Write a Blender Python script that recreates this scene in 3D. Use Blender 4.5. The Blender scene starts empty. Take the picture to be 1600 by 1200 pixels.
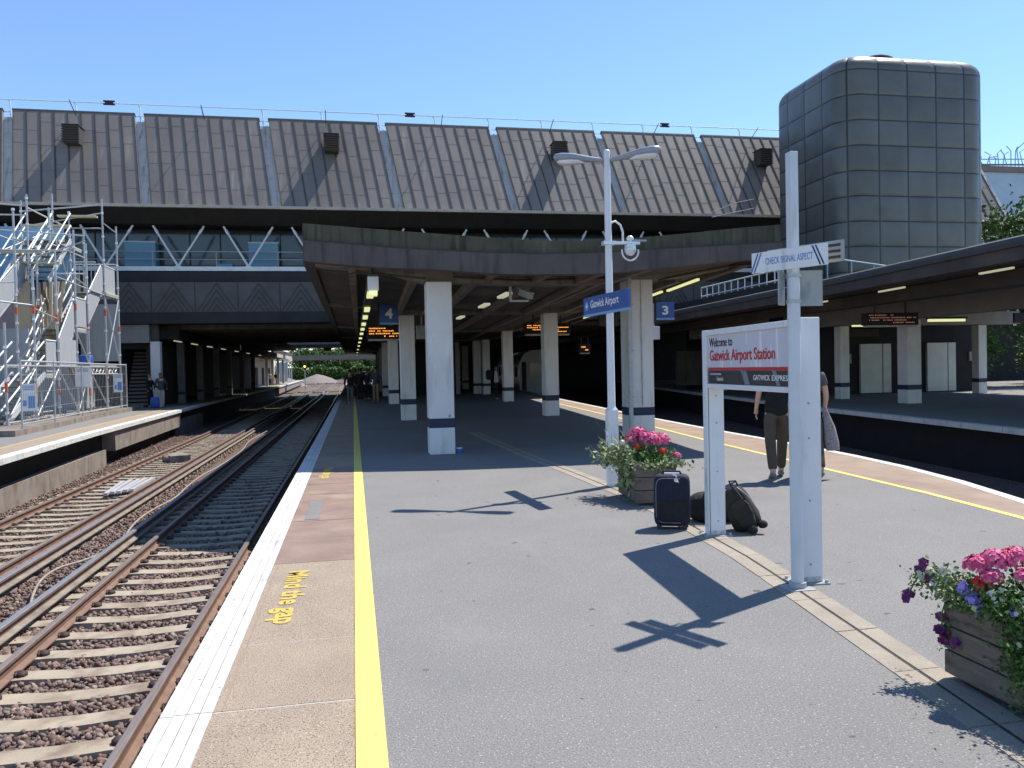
import bpy, math, random
import numpy as np
from math import sin, cos, radians as R_, pi, sqrt, atan2
from mathutils import Vector, Matrix
random.seed(7); rng = np.random.default_rng(7)
S = bpy.context.scene
COL = S.collection

# ---------------------------------------------------------------- camera
cam_d = bpy.data.cameras.new('camera'); cam = bpy.data.objects.new('camera', cam_d); COL.objects.link(cam)
cam_d.sensor_width = 36; cam_d.lens = 36 * 1244 / 1600
F = Vector((0.19505428, 0.9805799, -0.02041804)); RT = Vector((0.98046406, -0.19548538, -0.02181034)); UP = RT.cross(F)
cam.matrix_world = Matrix(((RT.x, UP.x, -F.x, 0), (RT.y, UP.y, -F.y, 0), (RT.z, UP.z, -F.z, 1.6), (0, 0, 0, 1)))
cam_d.clip_start = 0.1; cam_d.clip_end = 3000
S.camera = cam
# ---------------------------------------------------------------- sky, sun, exposure
SUN = Vector((.525, .275, 1)).normalized()
W = bpy.data.worlds.new('World'); S.world = W; W.use_nodes = True
wn = W.node_tree; bg = wn.nodes['Background']
sk = wn.nodes.new('ShaderNodeTexSky'); sk.sky_type = 'NISHITA'; sk.sun_disc = False
sk.sun_elevation = math.asin(SUN.z); sk.sun_rotation = atan2(SUN.x, SUN.y)
sk.air_density = 1.0; sk.dust_density = 0.0; sk.ozone_density = 6.0; sk.altitude = 0
wn.links.new(sk.outputs[0], bg.inputs[0]); bg.inputs[1].default_value = 0.148
sl = bpy.data.lights.new('sun', 'SUN'); sl.energy = 5.0; sl.angle = R_(.53); sl.color = (1, .935, .84)
so = bpy.data.objects.new('sun', sl); COL.objects.link(so); so.rotation_euler = SUN.to_track_quat('Z', 'Y').to_euler()
S.view_settings.view_transform = 'Standard'; S.view_settings.look = 'None'; S.view_settings.gamma = 1
S.view_settings.use_curve_mapping = False
S.view_settings.exposure = 0.56
S.render.engine = 'CYCLES'
S.cycles.max_bounces = 6; S.cycles.diffuse_bounces = 3

# ---------------------------------------------------------------- materials
MATS = {}
def mat(name, c1, c2=None, rough=.8, scale=3, detail=5, bump=0, bscale=40, metal=0, spec=.3, stretch=None, speck=None, island=None, emit=None, dirt=None):
    """procedural material: noise mix of c1/c2, optional speckle, streaks, dirt and bump"""
    if name in MATS: return MATS[name]
    m = bpy.data.materials.new(name); m.use_nodes = True; t = m.node_tree; N = t.nodes; L = t.links
    b = N['Principled BSDF']; b.inputs['Roughness'].default_value = rough; b.inputs['Metallic'].default_value = metal
    b.inputs['Specular IOR Level'].default_value = spec
    c2 = c2 or tuple(x * .8 for x in c1)
    geo = N.new('ShaderNodeNewGeometry'); mp = N.new('ShaderNodeMapping'); L.new(geo.outputs['Position'], mp.inputs[0])
    if stretch: mp.inputs['Scale'].default_value = stretch
    no = N.new('ShaderNodeTexNoise'); L.new(mp.outputs[0], no.inputs['Vector']); no.inputs['Scale'].default_value = scale; no.inputs['Detail'].default_value = detail
    no.inputs['Roughness'].default_value = .6
    rp = N.new('ShaderNodeValToRGB'); L.new(no.outputs[0], rp.inputs[0]); rp.color_ramp.elements[0].position = .33; rp.color_ramp.elements[1].position = .67
    rp.color_ramp.elements[0].color = (*c1, 1); rp.color_ramp.elements[1].color = (*c2, 1)
    out = rp.outputs[0]
    def mix(fac, a, col):
        x = N.new('ShaderNodeMix'); x.data_type = 'RGBA'; L.new(fac, x.inputs[0]); L.new(a, x.inputs[6]); x.inputs[7].default_value = (*col, 1); return x.outputs[2]
    def thr(src, lo, hi):
        x = N.new('ShaderNodeMapRange'); L.new(src, x.inputs[0]); x.inputs[1].default_value = lo; x.inputs[2].default_value = hi; return x.outputs[0]
    if speck:
        for (col, sc, lo, hi) in speck:
            n2 = N.new('ShaderNodeTexNoise'); L.new(geo.outputs['Position'], n2.inputs['Vector']); n2.inputs['Scale'].default_value = sc; n2.inputs['Detail'].default_value = 2
            out = mix(thr(n2.outputs[0], lo, hi), out, col)
    if dirt:
        for (col, st, sc, lo, hi) in dirt:
            m2 = N.new('ShaderNodeMapping'); L.new(geo.outputs['Position'], m2.inputs[0]); m2.inputs['Scale'].default_value = st
            n2 = N.new('ShaderNodeTexNoise'); L.new(m2.outputs[0], n2.inputs['Vector']); n2.inputs['Scale'].default_value = sc; n2.inputs['Detail'].default_value = 5
            out = mix(thr(n2.outputs[0], lo, hi), out, col)
    if island:
        r2 = N.new('ShaderNodeValToRGB'); L.new(geo.outputs['Random Per Island'], r2.inputs[0])
        r2.color_ramp.interpolation = 'LINEAR'
        els = r2.color_ramp.elements
        els[0].color = (*island[0], 1); els[1].color = (*island[-1], 1)
        for i, c in enumerate(island[1:-1]):
            e = els.new((i + 1) / (len(island) - 1)); e.color = (*c, 1)
        x = N.new('ShaderNodeMix'); x.data_type = 'RGBA'; x.blend_type = 'MULTIPLY'; x.inputs[0].default_value = 1
        L.new(r2.outputs[0], x.inputs[6]); L.new(out, x.inputs[7]); out = x.outputs[2]
    L.new(out, b.inputs['Base Color'])
    if bump:
        n3 = N.new('ShaderNodeTexNoise'); L.new(geo.outputs['Position'], n3.inputs['Vector']); n3.inputs['Scale'].default_value = bscale; n3.inputs['Detail'].default_value = 4
        bp = N.new('ShaderNodeBump'); bp.inputs['Strength'].default_value = bump; bp.inputs['Distance'].default_value = .02
        L.new(n3.outputs[0], bp.inputs['Height']); L.new(bp.outputs[0], b.inputs['Normal'])
    if emit:
        b.inputs['Emission Color'].default_value = (*emit[0], 1); b.inputs['Emission Strength'].default_value = emit[1]
    MATS[name] = m; return m

asphalt = mat('asphalt', (.192, .187, .183), (.215, .21, .204), .9, 1.2, 8, .5, 110, speck=[((.12, .118, .118), 95, .54, .68), ((.42, .41, .39), 85, .62, .70), ((.10, .10, .10), 7.5, .715, .73)],
              dirt=[((.16, .157, .158), (1, 1, 1), .35, .56, .8), ((.225, .22, .215), (1, .3, 1), 2.2, .6, .8)])
slab_buff = mat('buff_paving', (.285, .23, .178), (.34, .275, .21), .9, 2, 8, .4, 150, speck=[((.13, .09, .06), 120, .54, .66), ((.62, .55, .45), 150, .62, .72)])
slab_pink = mat('pinkish_paving', (.215, .15, .122), (.28, .205, .165), .9, 2.5, 8, .3, 150, speck=[((.13, .085, .07), 130, .58, .7)], dirt=[((.33, .27, .2), (1, 1, 1), 1.5, .56, .75)])
slab_far = mat('brown_paving', (.24, .175, .14), (.32, .25, .19), .9, 1.5, 8, .2, 100)
slab_patch = mat('grey_patch', (.17, .165, .16), (.21, .2, .19), .9, 6, 6, .3, 150)
white_edge = mat('white_edge_paint', (.62, .62, .61), (.52, .52, .51), .75, 3, 8, .25, 90, dirt=[((.34, .33, .32), (1, .25, 1), 9, .60, .74), ((.40, .39, .37), (1, 1, 1), 2.2, .55, .8), ((.16, .15, .14), (1, 1, 1), 22, .68, .72)])
yellow_line = mat('yellow_line_paint', (.74, .60, .16), (.66, .54, .15), .75, 4, 8, .2, 90, dirt=[((.5, .42, .17), (1, .4, 1), 10, .58, .78), ((.24, .22, .16), (1, 1, 1), 26, .68, .73)])
yellow_worn = mat('worn_yellow_lettering', (.60, .44, .07), (.50, .37, .08), .8, 6, 6, .2, 120, dirt=[((.34, .27, .16), (1, 1, 1), 28, .5, .62)])
joint_light = mat('pale_mortar', (.50, .47, .43), (.40, .37, .33), .9, 20)
joint_dark = mat('dark_joint', (.05, .045, .04), (.07, .06, .05), .95, 8)
drain_conc = mat('drain_concrete', (.34, .30, .245), (.26, .23, .19), .9, 3, 8, .3, 120, speck=[((.18, .16, .13), 120, .58, .7)])
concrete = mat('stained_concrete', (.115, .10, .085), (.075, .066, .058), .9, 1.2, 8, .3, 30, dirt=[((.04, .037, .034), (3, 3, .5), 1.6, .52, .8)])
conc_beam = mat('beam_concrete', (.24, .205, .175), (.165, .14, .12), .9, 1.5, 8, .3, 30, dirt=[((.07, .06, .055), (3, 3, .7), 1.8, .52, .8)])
fascia_moss = mat('mossy_fascia', (.105, .098, .072), (.066, .064, .046), .9, 1.5, 8, .35, 30, dirt=[((.035, .038, .024), (5, 5, .5), 1.5, .5, .72), ((.15, .13, .08), (6, 6, .4), 1.2, .6, .78)])
fascia_plain = mat('fascia_concrete', (.115, .10, .094), (.085, .075, .071), .85, 1.2, 8, .2, 30, dirt=[((.045, .04, .038), (4, 4, .5), 1.6, .5, .78)])
roof_mat = mat('roof_cladding', (.225, .20, .182), (.175, .156, .142), .55, .5, 8, .15, 12, spec=.35, dirt=[((.19, .17, .15), (5, .6, .6), 1.3, .52, .78), ((.31, .28, .25), (3, .4, .4), 1, .58, .8), ((.15, .135, .12), (.5, .5, .5), .35, .5, .75)])
roof_seam = mat('roof_seam', (.075, .067, .062), (.06, .054, .05), .6, 2)
roof_lap = mat('roof_lap', (.17, .152, .138), (.14, .125, .114), .6, 2)
valley_mat = mat('valley_lead', (.50, .48, .47), (.40, .385, .37), .6, 1.5, 6, dirt=[((.15, .14, .13), (4, .5, .5), 1.5, .55, .75)])
cream_lip = mat('cream_lip', (.50, .44, .36), (.38, .34, .29), .7, 2, 6)
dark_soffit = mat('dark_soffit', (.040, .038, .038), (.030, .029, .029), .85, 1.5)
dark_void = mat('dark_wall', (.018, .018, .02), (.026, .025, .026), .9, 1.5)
panel_conc = mat('relief_panel', (.12, .112, .11), (.09, .085, .082), .85, 1.5, 6, .2, 30)
glass_dark = mat('dark_glazing', (.03, .042, .048), (.024, .034, .04), .12, 1, spec=.7)
white_steel = mat('white_steel', (.72, .74, .76), (.62, .64, .66), .45, 3, spec=.5)
galv = mat('galvanised_steel', (.46, .48, .50), (.36, .38, .40), .5, 10, 5, .1, 60, metal=.3, spec=.5)
galv_light = mat('bright_aluminium', (.74, .76, .78), (.62, .64, .66), .35, 6, metal=.35, spec=.5)
col_white = mat('white_column_paint', (.70, .69, .68), (.63, .62, .605), .6, 1.5, 6, .1, 60, dirt=[((.46, .43, .40), (3, 3, .5), 1.6, .56, .82), ((.3, .28, .26), (6, 6, 6), 3.5, .69, .74)])
band_navy = mat('navy_band', (.022, .028, .065), (.03, .035, .075), .5, 3)
blue_sign = mat('blue_sign', (.022, .075, .27), (.026, .085, .30), .35, 3, spec=.5)
blue_lip = mat('pale_blue_strip', (.16, .34, .58), (.18, .37, .62), .5, 3)
white_txt = mat('white_lettering', (.8, .8, .8), (.78, .78, .78), .5, 3)
black_txt = mat('black_lettering', (.02, .02, .022), (.025, .025, .028), .5, 3)
red_txt = mat('red_lettering', (.55, .03, .035), (.5, .03, .035), .5, 3)
blue_txt = mat('blue_lettering', (.10, .26, .55), (.11, .28, .58), .5, 3)
sign_white = mat('sign_face_white', (.60, .60, .66), (.56, .56, .63), .25, 2, spec=.5, dirt=[((.74, .74, .76), (1, 7, 1), 2.0, .60, .64)])
sign_frame = mat('sign_frame_paint', (.72, .74, .76), (.66, .68, .70), .35, 2, spec=.5, bump=.05, bscale=25, dirt=[((.44, .43, .41), (5, 5, .6), 2.4, .60, .8), ((.25, .23, .21), (1, 1, 1), 60, .72, .76)])
sign_black = mat('sign_black_band', (.03, .033, .04), (.04, .042, .05), .25, 2, spec=.5)
pole_paint = mat('pole_paint', (.60, .64, .68), (.54, .58, .62), .4, 4, 6, spec=.5, dirt=[((.42, .44, .46), (4, 4, .6), 3, .6, .8)])
grey_plate = mat('grey_plate', (.34, .37, .38), (.26, .29, .30), .5, 4, 6, metal=.2, dirt=[((.16, .17, .17), (2, 2, 1), 4, .6, .8)])
rail_rust = mat('rusty_rail', (.22, .14, .105), (.15, .095, .075), .75, 6, 6, .2, 60)
rail_top = mat('rail_head', (.36, .30, .275), (.27, .22, .20), .35, 6, metal=.5, stretch=(8, .6, 8))
cond_top = mat('conductor_rail_head', (.28, .30, .33), (.22, .24, .27), .4, 6, metal=.4, stretch=(8, .6, 8))
cond_side = mat('conductor_rail_foot', (.25, .225, .185), (.15, .13, .11), .7, 6)
sleeper_mat = mat('sleeper_concrete', (.37, .32, .25), (.28, .24, .185), .9, 3, 8, .3, 80, dirt=[((.17, .12, .09), (2, 2, 1), 2, .48, .75), ((.10, .07, .055), (1.2, .5, 1), 1.1, .6, .8)])
clip_mat = mat('rail_clip_iron', (.055, .035, .035), (.04, .028, .028), .7, 10)
ballast_bed = mat('ballast_bed', (.13, .095, .08), (.085, .062, .054), .95, 9, 8, 1.0, 26, speck=[((.27, .20, .165), 22, .55, .66), ((.03, .022, .02), 26, .56, .66)])
stone_mat = mat('ballast_stone', (1, 1, 1), (.8, .8, .8), .85, 30, 4, .3, 90, island=[(.13, .085, .07), (.27, .175, .145), (.17, .125, .11), (.36, .28, .23), (.15, .085, .07), (.22, .185, .165), (.09, .065, .058), (.30, .19, .16)])
ground_mat = mat('earth', (.16, .13, .10), (.11, .09, .07), .95, .5)
wall_conc = mat('platform_wall', (.27, .235, .205), (.19, .165, .145), .9, 2, 8, .3, 40, dirt=[((.09, .075, .065), (2, 2, .8), 1.5, .52, .8)])
cable_mat = mat('pale_cable', (.33, .29, .24), (.22, .19, .16), .7, 12)
wood = mat('weathered_wood', (.19, .155, .125), (.13, .105, .085), .85, 3, 8, .4, 60, stretch=(2, 2, 14), dirt=[((.06, .048, .04), (1.2, 1.2, 6), 3, .54, .7)])
soil = mat('soil', (.05, .035, .025), (.03, .02, .015), .95, 20)
leaf = mat('leaf_green', (1, 1, 1), (.8, .85, .8), .6, 20, island=[(.045, .095, .02), (.09, .17, .035), (.06, .13, .03), (.16, .24, .06), (.05, .11, .03)])
leaf_pale = mat('leaf_pale_green', (1, 1, 1), (.85, .85, .8), .6, 20, island=[(.14, .20, .07), (.28, .34, .15), (.42, .44, .27), (.18, .24, .09), (.34, .38, .2)])
pet_pink = mat('pink_petals', (1, 1, 1), (.85, .85, .85), .6, 20, island=[(.66, .07, .22), (.80, .17, .34), (.58, .045, .16), (.84, .26, .42)])
pet_red = mat('red_petals', (1, 1, 1), (.8, .8, .8), .6, 20, island=[(.58, .02, .02), (.7, .07, .04)])
pet_white = mat('cream_petals', (1, 1, 1), (.9, .9, .9), .6, 20, island=[(.66, .66, .48), (.75, .75, .68), (.6, .62, .36)])
pet_violet = mat('violet_petals', (1, 1, 1), (.85, .85, .85), .6, 20, island=[(.24, .17, .58), (.34, .25, .7), (.42, .32, .76)])
pet_purple = mat('dark_purple_petals', (1, 1, 1), (.8, .8, .8), .6, 20, island=[(.13, .02, .10), (.22, .03, .16), (.09, .015, .08)])
bark = mat('bark', (.10, .075, .05), (.06, .045, .03), .9, 6)
fabric_navy = mat('navy_fabric', (.012, .014, .032), (.018, .02, .042), .75, 30, 5, .25, 300)
fabric_black = mat('black_fabric', (.014, .014, .016), (.022, .022, .024), .8, 30, 5, .25, 200)
fabric_olive = mat('dark_olive_fabric', (.03, .029, .024), (.019, .019, .017), .8, 20, 5, .25, 200)
zip_grey = mat('grey_zip', (.28, .28, .29), (.22, .22, .23), .4, 10)
skin = mat('skin', (.56, .34, .26), (.52, .31, .235), .55, 8)
skin_shaded = mat('skin_shade', (.30, .19, .14), (.27, .17, .12), .6, 8)  # darker skin copy with the canopy shade put into its colour
cl = {}
for n, c in dict(black=(.014, .013, .014), brown=(.095, .072, .05), cream=(.46, .42, .37), grey=(.11, .115, .12), navy=(.02, .025, .05), white=(.55, .55, .56), slate=(.06, .07, .08), hair=(.035, .022, .015), fair=(.20, .13, .07), shoe=(.22, .21, .19), tan=(.25, .18, .13), blue=(.04, .08, .2)).items():
    cl[n] = mat('cloth_' + n, c, tuple(x * .75 for x in c), .85, 14, 5, .2, 90)
lamp_grey = mat('lantern_grey', (.30, .33, .38), (.24, .27, .32), .3, 4, metal=.3, spec=.6)
glow = mat('fluorescent_tube', (.5, .5, .3), (.5, .5, .3), .5, 3, emit=((.8, .84, .40), .62))
glow_dim = mat('fluorescent_tube_dim', (.8, .8, .7), (.8, .8, .7), .5, 3, emit=((.8, .8, .55), .3))
led = mat('amber_display_dots', (.3, .12, .02), (.3, .12, .02), .5, 3, emit=((1, .36, .06), 1.5))
led_dim = mat('dim_display_dots', (.3, .16, .12), (.3, .16, .12), .5, 3, emit=((.8, .35, .25), .22))
tower_seal = None
blue_panel = mat('blue_panel', (.16, .32, .44), (.14, .29, .40), .5, 2)
blue_sheet = mat('blue_sheeting', (.20, .38, .58), (.17, .33, .52), .6, 1.5, stretch=(4, 4, .5))
mauve_board = mat('mauve_hoarding', (.31, .25, .25), (.26, .21, .215), .8, 2)
grey_mesh = mat('grey_cladding', (.36, .38, .40), (.30, .32, .34), .7, 2, stretch=(6, 6, .6))
ply = mat('raw_timber', (.56, .44, .30), (.46, .36, .24), .8, 3, stretch=(6, 6, 1))
plank_y = mat('scaffold_board', (.62, .58, .40), (.54, .50, .34), .8, 4)
tread_y = mat('stair_tread', (.18, .18, .11), (.13, .13, .09), .8, 4)
orange_p = mat('orange_collar', (.6, .13, .05), (.5, .11, .05), .6, 4)
cream_wall = mat('cream_wall', (.48, .42, .34), (.42, .37, .30), .8, 1, dirt=[((.3, .26, .2), (1, 1, 1), .8, .6, .9)])
beam_pale = mat('pale_beam_paint', (.28, .265, .25), (.23, .22, .205), .8, 1.5)
door_pale = mat('lift_door', (.50, .51, .46), (.42, .43, .39), .5, 1.5, metal=.1)
blue_plastic = mat('blue_plastic', (.05, .13, .45), (.04, .1, .38), .4, 4)
brown_metal = mat('dark_brown_fascia', (.085, .07, .066), (.06, .05, .048), .6, 1.2, 6, .1, 20, dirt=[((.11, .085, .075), (1, 1, 1), .9, .55, .8)])
brown_top = mat('dark_felt_edge', (.05, .05, .052), (.07, .07, .07), .7, 2, 6, .3, 30)
white_train = mat('train_paint', (.5, .5, .52), (.42, .42, .45), .35, 1, spec=.5)
grey_ply = mat('gravel_heap', (.25, .215, .195), (.14, .12, .11), .95, 3, 8, 1, 8)
far_blue = mat('far_metal_wall', (.42, .52, .62), (.36, .46, .56), .6, 1)
far_brown = mat('far_brown_wall', (.22, .19, .16), (.18, .155, .13), .8, 1)

# ---------------------------------------------------------------- mesh helpers
class MB:
    def __init__(s): s.v = []; s.f = []; s.m = []; s.s = []; s.mats = []; s.uv = None
    def mi(s, m):
        if m not in s.mats: s.mats.append(m)
        return s.mats.index(m)
    def add(s, vs, fs, m, smooth=False):
        o = len(s.v); k = s.mi(m); s.v += [tuple(p) for p in vs]
        for f in fs: s.f.append(tuple(i + o for i in f)); s.m.append(k); s.s.append(smooth)
        return s
    def box(s, x0, x1, y0, y1, z0, z1, m):
        vs = [(x, y, z) for z in (z0, z1) for y in (y0, y1) for x in (x0, x1)]
        return s.add(vs, [(0, 2, 3, 1), (4, 5, 7, 6), (0, 1, 5, 4), (2, 6, 7, 3), (0, 4, 6, 2), (1, 3, 7, 5)], m)
    def obox(s, c, half, rot, m):
        """rot: 3x3 or z-angle"""
        M = rot if not isinstance(rot, (int, float)) else Matrix.Rotation(rot, 3, 'Z')
        c = Vector(c); vs = [c + M @ Vector((x * half[0], y * half[1], z * half[2])) for z in (-1, 1) for y in (-1, 1) for x in (-1, 1)]
        return s.add(vs, [(0, 2, 3, 1), (4, 5, 7, 6), (0, 1, 5, 4), (2, 6, 7, 3), (0, 4, 6, 2), (1, 3, 7, 5)], m)
    def tube(s, pts, r, m, n=8, cap=True, r2=None):
        pts = [Vector(p) for p in pts]; k = len(pts); rs = r if isinstance(r, (list, tuple)) else [r + ((r2 or r) - r) * i / max(1, k - 1) for i in range(k)]
        vs = []; ref = None
        for i, p in enumerate(pts):
            d = (pts[min(i + 1, k - 1)] - pts[max(i - 1, 0)]).normalized()
            if ref is None: ref = Vector((0, 0, 1)) if abs(d.z) < .9 else Vector((1, 0, 0))
            a = d.cross(ref).normalized(); b = a.cross(d).normalized(); ref = b
            for j in range(n):
                t = 2 * pi * (j + .5) / n; vs.append(p + (a * cos(t) + b * sin(t)) * rs[i])
        fs = [(i * n + j, i * n + (j + 1) % n, (i + 1) * n + (j + 1) % n, (i + 1) * n + j) for i in range(k - 1) for j in range(n)]
        o = len(s.f); s.add(vs, fs, m, n > 4)
        if cap:
            s.add(vs[:n], [tuple(range(n - 1, -1, -1))], m); s.add(vs[-n:], [tuple(range(n))], m)
        return s
    def prism(s, poly, z0, z1, m, mtop=None):
        """poly: list of (x,y) counter-clockwise seen from above"""
        n = len(poly); vs = [(x, y, z0) for x, y in poly] + [(x, y, z1) for x, y in poly]
        s.add(vs, [(i, (i + 1) % n, (i + 1) % n + n, i + n) for i in range(n)] + [tuple(range(n - 1, -1, -1))], m)
        s.add(vs[n:], [tuple(range(n))], mtop or m); return s
    def loft(s, rings, m, smooth=True, closed=True, cap=True):
        n = len(rings[0]); vs = [p for r in rings for p in r]
        fs = []
        for i in range(len(rings) - 1):
            for j in range(n if closed else n - 1):
                fs.append((i * n + j, i * n + (j + 1) % n, (i + 1) * n + (j + 1) % n, (i + 1) * n + j))
        s.add(vs, fs, m, smooth)
        if cap and closed:
            s.add(rings[0], [tuple(range(n - 1, -1, -1))], m); s.add(rings[-1], [tuple(range(n))], m)
        return s
    def ell(s, c, r, m, n=10, k=7, M=None):
        c = Vector(c); rings = []
        for i in range(k + 1):
            t = -pi / 2 + pi * i / k; cr = max(cos(t), .02)
            rings.append([c + (M or Matrix.Identity(3)) @ Vector((r[0] * cr * cos(2 * pi * j / n), r[1] * cr * sin(2 * pi * j / n), r[2] * sin(t))) for j in range(n)])
        return s.loft(rings, m)
    def build(s, name, parent=None, label=None, cat=None, group=None, kind=None, loc=None, bevel=0, rotz=None):
        me = bpy.data.meshes.new(name); me.from_pydata(s.v, [], s.f)
        for m in s.mats: me.materials.append(m)
        me.polygons.foreach_set('material_index', s.m); me.polygons.foreach_set('use_smooth', s.s); me.update()
        o = bpy.data.objects.new(name, me); COL.objects.link(o)
        if parent: o.parent = parent
        if loc is not None: o.location = loc
        if rotz is not None: o.rotation_euler.z = rotz
        if bevel:
            b = o.modifiers.new('bevel', 'BEVEL'); b.width = bevel; b.segments = 2; b.limit_method = 'ANGLE'
        return tag(o, label, cat, group, kind)
def tag(o, label=None, cat=None, group=None, kind=None):
    if label: o['label'] = label
    if cat: o['category'] = cat
    if group: o['group'] = group
    if kind: o['kind'] = kind
    return o
def empty(name, loc, label, cat, group=None, rotz=0):
    o = bpy.data.objects.new(name, None); COL.objects.link(o); o.location = loc; o.rotation_euler.z = rotz; o.empty_display_size = .1
    return tag(o, label, cat, group)
def copy_thing(root, loc, rotz=None, label=None):
    r = root.copy(); COL.objects.link(r); r.location = loc
    if rotz is not None: r.rotation_euler.z = rotz
    if label: r['label'] = label
    for ch in list(root.children):
        c = ch.copy(); COL.objects.link(c); c.parent = r
        for g in list(ch.children):
            d = g.copy(); COL.objects.link(d); d.parent = c
    return r
def lerp_poly(P, t):
    for (a, b) in zip(P[:-1], P[1:]):
        if t <= b[0]: break
    u = (t - a[0]) / (b[0] - a[0]); return a[1] + (b[1] - a[1]) * u
def text(s, w, h, m, name, parent, M, depth=.002, bold=.012, label=None):
    """letters as a thin solid, scaled to w x h, laid in the plane of matrix M (x right, y up, z out)"""
    cu = bpy.data.curves.new(name, 'FONT'); cu.body = s; cu.size = 1; cu.offset = bold; cu.extrude = .01; cu.resolution_u = 4
    t = bpy.data.objects.new(name, cu); COL.objects.link(t); bpy.context.view_layer.update()
    me = bpy.data.meshes.new_from_object(t.evaluated_get(bpy.context.evaluated_depsgraph_get())); bpy.data.objects.remove(t)
    co = np.empty(len(me.vertices) * 3); me.vertices.foreach_get('co', co); co = co.reshape(-1, 3)
    lo = co.min(0); hi = co.max(0); sc = np.array([w / (hi[0] - lo[0]), h / (hi[1] - lo[1]), depth / (hi[2] - lo[2])])
    co = (co - lo) * sc; me.vertices.foreach_set('co', co.ravel()); me.materials.clear(); me.materials.append(m); me.update()
    o = bpy.data.objects.new(name, me); COL.objects.link(o); o.parent = parent; o.matrix_local = M
    if label: o['label'] = label
    return o
def face_M(origin, xdir, ydir=(0, 0, 1)):
    x = Vector(xdir).normalized(); y = Vector(ydir).normalized(); z = x.cross(y).normalized()
    return Matrix(((x.x, y.x, z.x, origin[0]), (x.y, y.y, z.y, origin[1]), (x.z, y.z, z.z, origin[2]), (0, 0, 0, 1)))

# ================================================================= GROUND
MB().add([(-900, -60, -1.45), (900, -60, -1.45), (900, 1800, -1.45), (-900, 1800, -1.45)], [(0, 1, 2, 3)], ground_mat).build('ground', kind='structure')
ZB = -1.225
MB().box(-14, 24, -8, 330, -1.44, ZB, ballast_bed).build('track_bed', kind='structure')

# right edge of the island platform, y -> x
RE = [(-6, 1.5), (0, 4.6), (3.2, 5.8), (5.2, 6.45), (7.5, 7.30), (9, 7.76), (10.5, 8.08), (12, 8.28), (13.8, 8.42), (17.8, 8.55), (22.6, 8.82), (26.8, 9.15), (38.5, 10.1), (60, 12.2), (110, 17.5)]
LE = -.93
# platform core
mb = MB(); poly = [(LE + .06, -6), (RE[0][1] - .06, -6)] + [(x - .06, y) for y, x in RE[1:]] + [(LE + .06, 110)]
mb.prism(poly, -1.42, -.12, wall_conc); mb.build('platform', kind='structure')
poly = [(-.0, -6)] + [(x - .9, y) for y, x in RE] + [(-.0, 110)]
# surfaces as butted pieces
mb = MB(); ys = sorted(set([y for y, x in RE] + [-6, 110, 6.7, 8.3, 10.9, 15.5, 23.1, 33.2]))
def strip(mb, fa, fb, ys, z0, z1, m):
    P = [(fa(y), y) for y in ys]; Q = [(fb(y), y) for y in ys]
    for i in range(len(ys) - 1):
        a, b, c, d = P[i], Q[i], Q[i + 1], P[i + 1]
        mb.add([(*a, z1), (*b, z1), (*c, z1), (*d, z1)], [(0, 1, 2, 3)], m)
        mb.add([(*a, z0), (*a, z1), (*d, z1), (*d, z0)], [(0, 1, 2, 3)], m); mb.add([(*b, z0), (*c, z0), (*c, z1), (*b, z1)], [(0, 1, 2, 3)], m)
    mb.add([(*P[0], z0), (*Q[0], z0), (*Q[0], z1), (*P[0], z1)], [(0, 1, 2, 3)], m)
re = lambda y: lerp_poly(RE, y)
YL = [(-6, .9), (0, 3.9), (3.2, 5.25), (5.2, 6.0), (6.7, 6.42), (8.3, 6.62), (10.9, 6.80), (15.5, 7.14), (23.1, 7.86), (33.2, 8.62), (60, 11.1), (110, 16.4)]
yl = lambda y: lerp_poly(YL, y)
strip(mb, lambda y: .10, lambda y: yl(y), ys, -.12, 0, asphalt); mb.build('platform_surface', kind='structure')
mb = MB(); ys2 = list(np.arange(-6, 60, .9)) + [60, 80, 110]
strip(mb, lambda y: -.03, lambda y: .10, [-6, 110], -.12, .004, yellow_line)
mb.build('yellow_line', kind='structure')
mb = MB(); strip(mb, lambda y: yl(y), lambda y: yl(y) + .085, ys, -.12, .004, yellow_line); mb.build('yellow_line', kind='structure')
mb = MB(); strip(mb, lambda y: yl(y) + .085, lambda y: re(y) - .15, ys, -.12, 0, slab_far); mb.build('paving_strip', kind='structure')
mb = MB(); strip(mb, lambda y: re(y) - .15, lambda y: re(y), ys, -.12, .003, white_edge); mb.build('platform_edge', kind='structure')
# near paving slabs with mortar joints, and three-ridged white edge
mb = MB(); joints = [-6, -4.1, -3, -2, -1, 0, 1, 2, 3.0, 3.945, 4.89, 5.9, 6.9, 7.84, 8.8, 9.75, 10.7, 11.65, 12.6, 13.55] + [13.55 + .95 * i for i in range(1, 60)]
for i in range(len(joints) - 1):
    a, b = joints[i], joints[i + 1]
    m = slab_buff if b <= 6.95 else (slab_pink if b < 13.6 else slab_far)
    if abs(a - 4.89) < .01: b = 6.9; 
    if abs(a - 5.9) < .01: continue
    z = random.uniform(-.0025, .0015)
    mb.box(-.69, -.03, a + .006, b - .006, -.12, z, m)
    mb.box(-.69, -.03, b - .006, b + .006, -.12, -.003, joint_light if i % 5 else joint_dark)
mb.box(-.69, -.03, 70.55, 110, -.12, 0, slab_far); mb.build('paving_slabs', kind='structure')
mb = MB()
for i in range(len(joints) - 1):
    a, b = joints[i], joints[i + 1]
    for k in range(4):
        x0 = LE + k * .06; mb.box(x0 + (.003 if k else 0), x0 + .057, a + .004, b - .004, -.10, .003 - (.004 if k == 0 else 0), white_edge)
    mb.box(LE + .01, -.69, a, b, -.12, -.003, wall_conc)
mb.box(LE, -.69, 70.55, 110, -.1, .003, white_edge); mb.build('platform_edge', kind='structure')
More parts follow.
